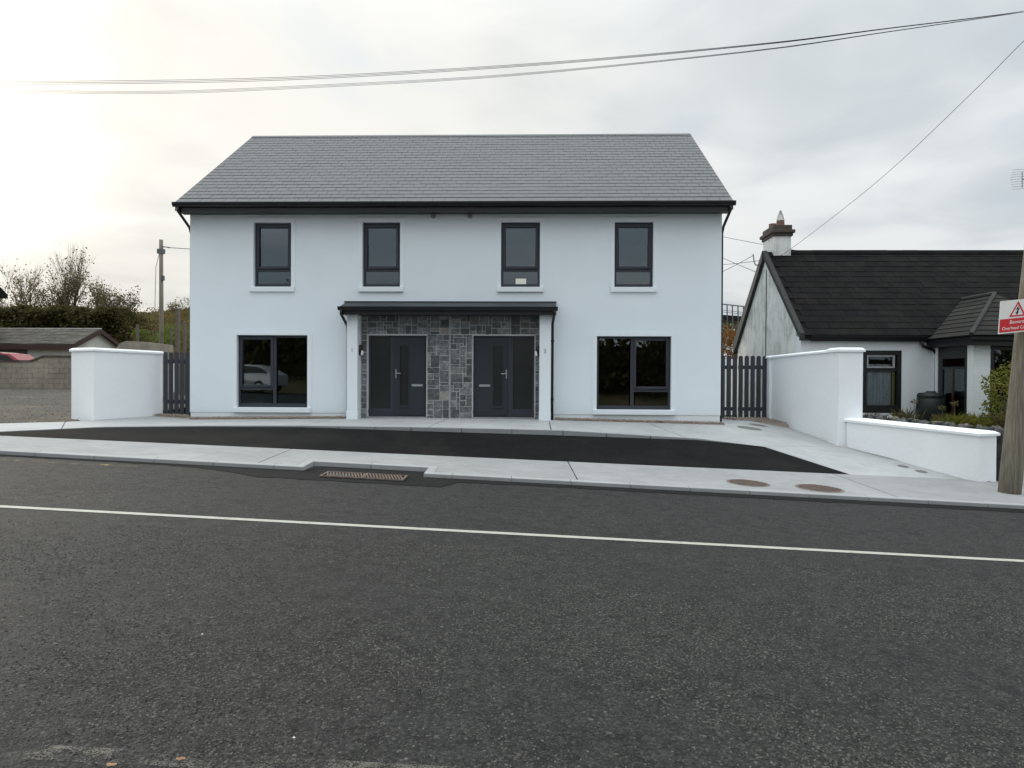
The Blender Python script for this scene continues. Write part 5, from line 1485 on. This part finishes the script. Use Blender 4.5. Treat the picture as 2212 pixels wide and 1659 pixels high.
# cars: the red one behind the block wall; a silver one across the road, mirrored in the left window
def car(label, c_, zg_, height, paint, flip=1.0, rot=0.0):
    t = thing('parked_car', (c_[0], c_[1], zg_), label, 'car')
    hs = height/1.45
    def W_(x, y, z):
        x *= flip
        return (c_[0]+x*math.cos(rot)-y*math.sin(rot), c_[1]+x*math.sin(rot)+y*math.cos(rot), zg_+z)
    prof_ = [(-2.0, 0.30), (-2.05, 0.62), (-1.75, 0.88), (-0.95, 0.98), (-0.35, 1.36), (0.5, 1.45), (1.25, 1.36), (1.75, 1.02), (1.95, 0.95), (2.0, 0.35)]
    W2 = 0.84; vs_ = []
    for (x, z) in prof_:
        wz = W2*(1.0 if z < 0.99 else 0.80)
        vs_.append((W_(x, -wz, z*hs), W_(x, wz, z*hs)))
    n = len(vs_); body = MB()
    body.v = [a for a, b in vs_]+[b for a, b in vs_]
    body.f = [tuple(range(n))[::-1], tuple(range(n, 2*n))]+[(i, (i+1) % n, n+(i+1) % n, n+i) for i in range(n)]
    body.build('body', paint, t, bevel=0.05, segs=2)
    for sgn in (-1, 1):
        q = [(-0.85, 1.0), (-0.32, 1.30), (0.5, 1.38), (1.15, 1.30), (1.6, 1.02)]
        MB().prism([W_(x, sgn*W2*0.85, z*hs) for x, z in q], [W_(x, sgn*(W2*0.85+0.03), z*hs) for x, z in q]).build('side_window', 'obscure', t)
        for wx in (-1.3, 1.25):
            wh = MB(); ring = [(wx+0.31*math.cos(2*math.pi*k/20), 0.31+0.31*math.sin(2*math.pi*k/20)) for k in range(20)]
            wh.prism([W_(x, sgn*0.78-0.09, z) for x, z in ring], [W_(x, sgn*0.78+0.09, z) for x, z in ring])
            w_ = wh.build('wheel', 'tyre', t, bevel=0.02)
            rim = [(wx+0.19*math.cos(2*math.pi*k/16), 0.31+0.19*math.sin(2*math.pi*k/16)) for k in range(16)]
            MB().prism([W_(x, sgn*0.871, z) for x, z in rim], [W_(x, sgn*0.885, z) for x, z in rim]).build('rim', 'steel', w_)
        MB().prism([W_(-1.99, sgn*0.62-0.14, 0.60*hs), W_(-1.99, sgn*0.62+0.14, 0.60*hs), W_(-1.9, sgn*0.62+0.14, 0.74*hs), W_(-1.9, sgn*0.62-0.14, 0.74*hs)], [W_(-2.08, sgn*0.62-0.14, 0.60*hs), W_(-2.08, sgn*0.62+0.14, 0.60*hs), W_(-1.98, sgn*0.62+0.14, 0.74*hs), W_(-1.98, sgn*0.62-0.14, 0.74*hs)]).build('headlight', 'steel', t)
    MB().prism([W_(-0.92, -0.62, 1.0*hs), W_(-0.92, 0.62, 1.0*hs), W_(-0.37, 0.58, 1.33*hs), W_(-0.37, -0.58, 1.33*hs)], [W_(-0.94, -0.62, 1.02*hs), W_(-0.94, 0.62, 1.02*hs), W_(-0.39, 0.58, 1.35*hs), W_(-0.39, -0.58, 1.35*hs)]).build('windscreen', 'obscure', t)
    return t
cc = at(-14, 800, 33.0)
car('red hatchback with only its roof showing above the block wall', (cc.x, cc.y), ground_at(cc)+0.02, at(8, 761, 33.0).z-ground_at(cc)-0.02, 'redcar')
sx_, sy_ = rd(-15.6, -2.0)
car('silver hatchback parked across the road, mirrored in the left ground-floor window', (sx_, sy_), zr(-15.6), 1.47, 'silvercar', 1.0, math.radians(12))

# shed with its gable to the right
SDp = 36.0
sf_ = at(163, 745, SDp); apx = y_for_x(222, 711.5, sf_.x+0.15); srr = y_for_x(268, 745, sf_.x)
sx1_ = sf_.x; sx0_ = sx1_-13.0; ez_ = sf_.z; rz_ = apx.z; ym = (sf_.y+srr.y)/2
gz_ = ground_at(sf_)-0.3
t = thing('shed', (sx1_-6, ym, gz_), 'long low whitewashed shed with mossy grey roof and brown fascia', 'shed')
MB().extrude([(sx1_-0.2, sf_.y+0.15, gz_), (sx1_-0.2, srr.y-0.15, gz_), (sx1_-0.2, srr.y-0.15, ez_), (sx1_-0.2, ym, rz_-0.1), (sx1_-0.2, sf_.y+0.15, ez_)], (-12.7, 0, 0)).build('wall', 'stain', t)
roof_s = MB().extrude([(sx1_, sf_.y-0.15, ez_-0.05), (sx1_, ym, rz_-0.06), (sx1_, srr.y+0.15, ez_-0.05), (sx1_, srr.y+0.15, ez_+0.03), (sx1_, ym, rz_+0.03), (sx1_, sf_.y-0.15, ez_+0.03)], (-13, 0, 0)).build('roof', 'shedroof', t)
MB().extrude([(sx1_+0.001, sf_.y-0.17, ez_-0.2), (sx1_+0.001, ym, rz_-0.22), (sx1_+0.001, srr.y+0.17, ez_-0.2), (sx1_+0.001, srr.y+0.17, ez_+0.02), (sx1_+0.001, ym, rz_+0.02), (sx1_+0.001, sf_.y-0.17, ez_+0.02)], (0.03, 0, 0)).build('barge_board', 'shedbrown', roof_s)
MB().box(sx0_, sx1_, sf_.y-0.20, sf_.y-0.155, ez_-0.24, ez_-0.02).build('fascia', 'shedbrown', roof_s)
slv = (ym-sf_.y+0.15, rz_-ez_)
nrow, ncl = 10, 26
sv, sf2, sr = [], [], []
sa_ = math.atan2(slv[1], slv[0]); RMs = Matrix.Rotation(sa_, 4, 'X'); sln = math.hypot(*slv)
for r_ in range(nrow):
    for c in range(ncl):
        x = sx0_+(c+0.5)*13.0/ncl; b = Vector((x, sf_.y-0.15+slv[0]*r_/nrow, ez_+0.03+slv[1]*r_/nrow+random.uniform(0, 0.012)))
        v_, f_ = tile_geo(13.0/ncl, sln/nrow*1.03); o = len(sv)
        for q in v_:
            p3 = RMs @ Vector(q)+b; sv.append((p3.x, p3.y, p3.z))
        sf2 += [tuple(i+o for i in q) for q in f_]; sr += [random.random()]*6
o = add_mesh_obj('roof_sheets', np_mesh('roof_sheets', sv, sf2, 'shedroof', sr), roof_s); o['kind'] = 'stuff'
MB().box(sx0_, sx1_, ym-0.07, ym+0.07, rz_+0.02, rz_+0.07).build('ridge_capping', 'stain', roof_s)
dx0, dx1 = at(-60, 760, SDp).x, at(52, 760, SDp).x
MB().box(dx0, dx1, sf_.y+0.10, sf_.y+0.14, gz_, ez_-0.12).build('open_front_shade', 'inside', t)  # dark panel on the solid wall, painted as the shade of an open front
# corner of a neighbouring house at the left edge
hc = at(17, 640, 38.0); hc = Vector((hc.x, hc.y-7.4, hc.z))
t = thing('neighbour_house', (hc.x-4, hc.y, 0.6), 'white house at the left edge showing only the corner of its dark eaves', 'house')
MB().box(hc.x-8, hc.x-0.28, hc.y+0.35, hc.y+7, 0.2, hc.z+0.05).build('wall', 'stain', t)
MB().extrude([(hc.x-8, hc.y, hc.z-0.12), (hc.x-8, hc.y, hc.z+0.08), (hc.x-8, hc.y+3.7, hc.z+2.4), (hc.x-8, hc.y+7.4, hc.z+0.08), (hc.x-8, hc.y+7.4, hc.z-0.12)], (8, 0, 0)).build('roof', 'cottile', t)
gutter(hc.x-8, hc.x, hc.y, hc.z+0.06, 0.12, 0.11, t)

# leafless-to-autumn trees and dark hedge behind the shed
def branch_tree(name, label, base, height, spread, nleaf, lsize, lmat, seed, trunk_r=0.12, group=None, upright=0.6, twiggy=False):
    rnd = random.Random(seed)
    t = thing(name, base, label, 'tree', group)
    tb = MB(); tips = []
    def grow(p_, d, L_, r_, depth):
        pts_ = [p_]; q = p_.copy(); dd = d.copy()
        for k in range(3):
            dd = (dd+Vector((rnd.uniform(-.18, .18), rnd.uniform(-.18, .18), rnd.uniform(-.05, .16)))).normalized()
            q = q+dd*(L_/3); pts_.append(q.copy())
            if depth >= 2: tips.append(q.copy())
        tb.tube(pts_, [r_, r_*0.85, r_*0.7, r_*0.5], 5 if depth > 0 else 8, cap=False)
        if depth < (5 if twiggy else 4) and r_ > 0.004:
            for k in range(rnd.choice((2, 3, 3)) if depth else 4):
                a = rnd.uniform(0, 2*math.pi); w_ = rnd.uniform(0.35, 0.85)*(spread if depth < 2 else 0.8)
                nd = (dd*upright*1.4+Vector((math.cos(a)*w_, math.sin(a)*w_, rnd.uniform(0.05, 0.5)))).normalized()
                at_ = pts_[rnd.choice((1, 2, 3) if depth == 0 else (2, 3))]
                grow(at_, nd, L_*rnd.uniform(0.55, 0.8), r_*rnd.uniform(0.45, 0.62), depth+1)
            grow(q, dd, L_*0.72, r_*0.5, depth+1)
    grow(Vector(base), Vector((rnd.uniform(-.08, .08), 0, 1)).normalized(), height*0.36, trunk_r, 0)
    zs = max(q.z for q in tips)-base[2]
    k_ = height/zs
    tb.v = [(base[0]+(v[0]-base[0])*(0.5+0.5*k_), base[1]+(v[1]-base[1])*(0.5+0.5*k_), base[2]+(v[2]-base[2])*k_) for v in tb.v]
    tips = [((q.x-base[0])*(0.5+0.5*k_)+base[0], (q.y-base[1])*(0.5+0.5*k_)+base[1], base[2]+(q.z-base[2])*k_) for q in tips]
    tb.build('trunk', 'bark', t)
    tp_ = np.array(tips)
    # leaves thin out towards the top, as in late autumn
    hrel = (tp_[:, 2]-base[2])/height
    wgt = np.clip(1.25-hrel, 0.06, 1.0)**1.5; wgt /= wgt.sum()
    idx = rng.choice(len(tp_), size=nleaf, p=wgt)
    c = tp_[idx]+rng.normal(size=(nleaf, 3))*0.18
    add_mesh_obj('crown', leaves_mesh('crown', c, lsize, lmat, aspect=0.7), t)
    return t
TD = 47.0
tb_z = 3.2
for k, (px_, top, spread, nl, m_, lab) in enumerate((
        (-45, 560, 0.9, 1900, 'leafautumn', 'thin autumn tree cut by the left edge of the picture'),
        (18, 566, 0.9, 2100, 'leafautumn', 'bare-topped autumn tree above the left end of the shed roof'),
        (62, 556, 0.85, 2300, 'leafautumn', 'branching autumn tree left of the tall thin one'),
        (112, 550, 0.8, 3000, 'leafolive', 'fuller brownish tree beside the tall thin one'),
        (143, 522, 0.42, 1500, 'leafautumn', 'tallest tree, a thin nearly bare spire behind the shed'),
        (192, 588, 0.9, 3600, 'leafolive', 'dense dark rounded tree right of the tall thin one'),
        (226, 612, 0.9, 2600, 'leafolive', 'lowest dark tree at the right end of the row behind the shed'))):
    b_ = at(px_, 700, TD+k % 3); zt_ = at(px_, top, TD+k % 3).z
    b_.z = ground_at(b_)-0.1
    branch_tree('autumn_tree', lab, tuple(b_), zt_-b_.z, spread, int(nl*(0.55 if m_ == 'leafolive' else 0.38)), 0.13, m_, 30+k, group='trees behind the shed', upright=0.75 if k != 4 else 1.15, twiggy=True)
# hedge
hl, hr = at(-120, 700, 43.5), at(284, 700, 43.5)
htop = at(100, 672, 43.5).z
hz0 = ground_at(at(150, 700, 43.5))
t = thing('hedge', (hr.x-8, hr.y, hz0), 'tall dark clipped hedge behind the shed roof', 'hedge')
n = 42000
u = rng.random(n); hh = htop-hz0
xx = hl.x+(hr.x-hl.x)*u; yy = hl.y+(hr.y-hl.y)*u
edge_drop = np.clip((u-0.955)/0.045, 0, 1)**2*1.3
topz = htop-edge_drop+0.10*np.sin(xx*2.2)+0.08*np.sin(xx*5.1+1)
v = rng.random(n)
face = rng.random(n)
yy2 = np.where(face < 0.7, yy-1.0+rng.normal(size=n)*0.22, yy+rng.uniform(-1, 1, n))
zz_ = np.where(face < 0.7, hz0+v*(topz-hz0), topz+rng.normal(size=n)*0.07)
yy2 = yy2+0.25*np.sin(xx*1.7)*np.sin(zz_*2.1)
add_mesh_obj('foliage', leaves_mesh('foliage', np.stack([xx, yy2, zz_], axis=1), 0.16, 'leafdark', aspect=0.75), t)
m_ = at(0, 700, 43.5)
MB().prism([(hl.x, hl.y-0.75, hz0-0.3), (hr.x-0.5, hr.y-0.75, hz0-0.3), (hr.x-0.5, hr.y+0.8, hz0-0.3), (hl.x, hl.y+0.8, hz0-0.3)], [(hl.x, hl.y-0.6, htop-0.2), (hr.x-1.1, hr.y-0.6, htop-0.25), (hr.x-1.1, hr.y+0.6, htop-0.25), (hl.x, hl.y+0.6, htop-0.2)]).build('light_block_core', 'leafdark', t)  # solid core added inside the hedge to block light
# scrub on the hill
for k, (px_, py_, d, rx, rz2, nl, m_, lab) in enumerate((
        (288, 712, 45, 1.3, 1.4, 2600, 'leafdark', 'dark round bush at the right end of the hedge'),
        (327, 690, 56, 2.0, 0.9, 1800, 'leafolive', 'brownish gorse patch on the hillside left of the pole'),
        (372, 700, 50, 1.5, 0.9, 1500, 'leafautumn', 'rust-brown scrub on the hillside right of the pole'),
        (392, 672, 58, 1.3, 1.0, 1200, 'leafolive', 'dark scrub on the skyline beside the house wall'),
        (376, 726, 36, 0.75, 0.6, 1500, 'leafgreen', 'bright green bush right of the wooden pole'),
        (352, 734, 37, 0.6, 0.35, 700, 'leafgreen', 'small bright green bush at the foot of the pole'),
        (305, 722, 39, 0.5, 0.32, 600, 'leafgreen', 'low green weeds left of the pole'),
        (402, 742, 27, 0.3, 0.5, 500, 'leafautumn', 'brown bramble clump above the narrow gate'))):
    p_ = at(px_, py_, d); shrub('scrub_bush', lab, tuple(p_), (rx, rx*0.8, rz2), nl, 0.13 if d > 40 else 0.09, m_)
p_ = at(384, 690, 57); b_ = Vector((p_.x, p_.y, p_.z-0.6))
branch_tree('bare_sapling', 'small bare sapling on the hill skyline beside the house wall', tuple(b_), at(384, 648, 57).z-b_.z, 0.9, 160, 0.12, 'leafautumn', 77, 0.05)
# rough grass on the hill (uncountable)
n = 9000
d_ = rng.uniform(38, 80, n); pxs = rng.uniform(255, 425, n)
pts = []
for a, b in zip(pxs, d_):
    q = at(a, 750, b); q.z = ground_at(q); pts.append(q)
base = np.array([tuple(q) for q in pts])
ang_ = rng.uniform(0, 6.28, n); hgt = rng.uniform(0.15, 0.55, n)
side = np.stack([np.cos(ang_), np.sin(ang_)*0.3, 0*ang_], axis=1)*0.10
tip = base+np.stack([rng.normal(size=n)*0.12, rng.normal(size=n)*0.1, hgt], axis=1)
v = np.stack([base-side, base+side, tip], axis=1).reshape(-1, 3)
tag(add_mesh_obj('hill_grass', np_mesh('hill_grass', v, np.arange(3*n).reshape(-1, 3), 'drygrass', rng.random(n))), 'rough brown and green grass covering the hillside', 'grass', kind='stuff')

# far pole with bracket, stay and service wire
LD = 32.0
pb = at(349, 790, LD); pb.z = ground_at(pb)-0.2
ptop = at(348, 518, LD)
t = thing('utility_pole', pb, 'brown wooden pole rising between the hedge and the house', 'pole')
q = MB().tube([pb, pb.lerp(ptop, 0.5), ptop], [0.11, 0.095, 0.08], 12); q.smooth = True; q.build('pole', 'pole', t)
q0 = at(352, 533, LD); q1 = at(367, 535, LD)
MB().tube([q0, at(358, 533.5, LD), q1], [0.03, 0.02, 0.03], 6).build('bracket', 'galv', t)
MB().box(ptop.x-0.14, ptop.x+0.14, ptop.y-0.1, ptop.y+0.1, at(348, 548, LD).z, at(348, 538, LD).z).build('pole_band', 'galv', t)
MB().box(ptop.x+0.05, ptop.x+0.17, ptop.y-0.12, ptop.y, at(348, 606, LD).z, at(348, 596, LD).z).build('junction_box', 'galv', t)
MB().tube([at(345, 545, LD), at(337, 575, LD-0.3), at(335, 650, LD-0.5), at(334, 760, LD-0.6)], 0.012, 5).build('stay_cable', 'cable', t)
cable('service wire running from the brown pole behind the house', [(367, 535, LD), (411, 538, 30.5), (470, 543, 28.5)], 0.016, 8, cat='wire')
# posts, and the old wall behind the short white one
for k, (px_, py0, d, h, w_, lab) in enumerate(((297, 748, 33, 1.0, 0.10, 'short grey fence post left of the brown pole'), (384, 752, 26, 1.45, 0.13, 'tall grey timber post beside the house corner'), (399, 752, 25.5, 0.95, 0.10, 'shorter leaning post next to the house wall'), (370, 750, 27, 0.75, 0.07, 'thin low post above the narrow gate'))):
    p_ = at(px_, py0, d)
    tag(MB().prism([(p_.x-w_/2, p_.y-w_/2, 0.2), (p_.x+w_/2, p_.y-w_/2, 0.2), (p_.x+w_/2, p_.y+w_/2, 0.2), (p_.x-w_/2, p_.y+w_/2, 0.2)], [(p_.x-w_/2.2, p_.y-w_/2, p_.z+h), (p_.x+w_/2.5, p_.y-w_/2, p_.z+h-0.02), (p_.x+w_/2.5, p_.y+w_/2, p_.z+h), (p_.x-w_/2.2, p_.y+w_/2, p_.z+h)]).build('fence_post', 'postgrey'), lab, 'post', 'old fence posts')
a = at(252, 750, 24.5); b = at(270, 738, 24.5); c = at(352, 744, 24.0)
q = [(a.x, a.z), (a.x+0.12, b.z-0.05), (b.x+0.05, b.z+0.02), (b.x+0.6, b.z), (c.x, c.z)]
tag(MB().extrude([(a.x, a.y, 0.0)]+[(x, a.y, z) for x, z in q]+[(c.x, a.y, 0.0)], (0, 0.25, 0)).build('old_garden_wall', 'block'), 'old grey garden wall showing above the short white wall', 'wall')
# light rear walls seen through the gates
tag(MB().box(-15.2, -8.75, 9.0, 9.2, -0.2, 1.72).build('rear_wall', 'rearwhite'), 'pale rear garden wall glimpsed through the narrow left gate', 'wall')
tag(MB().box(4.7, 11.0, 9.6, 9.8, -0.5, 1.85).build('rear_wall', 'rearwhite'), 'pale rear wall glimpsed through the right gate', 'wall')

# ================================================================== BETWEEN THE HOUSES, RIGHT
t = thing('steel_railing', at(1580, 760, 32), 'grey steel walkway railing seen between house and cottage gable', 'railing')
for px_ in (1536, 1548, 1560, 1570.5, 1582, 1594, 1606, 1618):
    MB().tube([at(px_, 657+(px_-1560)*0.12, 32), at(px_+1, 735, 32)], 0.03, 6).build('post', 'galv', t)
for y0 in (657, 670, 674):
    MB().tube([at(1530, y0-3.5, 32), at(1625, y0+7, 32)], 0.026 if y0 == 657 else 0.012, 6).build('rail', 'galv', t)
a, b = at(1530, 683, 32.2), at(1625, 690, 32.2)
MB().prism([a+Vector((0, -0.1, -0.14)), b+Vector((0, -0.1, -0.14)), b+Vector((0, 1.2, -0.14)), a+Vector((0, 1.2, -0.14))], [a+Vector((0, -0.1, 0.1)), b+Vector((0, -0.1, 0.1)), b+Vector((0, 1.2, 0.1)), a+Vector((0, 1.2, 0.1))]).build('deck', 'black', t)
p_ = at(1578, 750, 29); shrub('autumn_bush', 'bright orange autumn bush between the house and the cottage gable', tuple(p_), (0.62, 0.5, 0.75), 2600, 0.085, 'leaforangebush')
p_ = at(1566, 722, 35); shrub('far_bush', 'green bush under the steel walkway', tuple(p_), (1.1, 0.8, 0.75), 1600, 0.12, 'leafolive')
p_ = at(1590, 712, 40); shrub('far_bush', 'grey-green foliage far behind the steel walkway', tuple(p_), (1.6, 0.8, 0.6), 1500, 0.14, 'leafolive')

# ================================================================== ACROSS THE ROAD (mirrored in the window panes)
t = thing('roadside_hedge', P(0, -6.0, zr(0)), 'dark hedgerow across the road, mirrored in the ground-floor window panes', 'hedge')
n = 16000
s_ = rng.uniform(-32, 30, n); tt = -6.3+rng.normal(size=n)*0.55
ht = 3.7+0.5*np.sin(s_*0.55)+0.4*np.sin(s_*1.7+1)
z_ = -0.5-GRADE*s_+0.6+rng.random(n)**0.8*ht
x_ = s_*CYW-tt*SYW; y_ = EYE.y+tt*CYW+s_*SYW
add_mesh_obj('foliage', leaves_mesh('foliage', np.stack([x_, y_, z_], axis=1), 0.34, 'leafolive', aspect=0.8), t)
MB().prism([P(-32, -6.8, 0.3), P(30, -6.8, -2.2), P(30, -6.0, -2.2), P(-32, -6.0, 0.3)], [P(-32, -6.7, 4.5), P(30, -6.7, 1.9), P(30, -6.1, 1.9), P(-32, -6.1, 4.5)]).build('light_block_core', 'leafdark', t)  # added solid core, keeps light from passing through the leaves
for k, (s1, h, lab) in enumerate(((-13.5, 7.2, 'roadside tree mirrored in the left upstairs window'), (7.4, 6.6, 'roadside tree mirrored in the right upstairs window'))):
    branch_tree('roadside_tree', lab, P(s1, -7.2, zr(s1)+0.6), h, 0.9, 3200, 0.2, 'leafautumn', 90+k, 0.14)
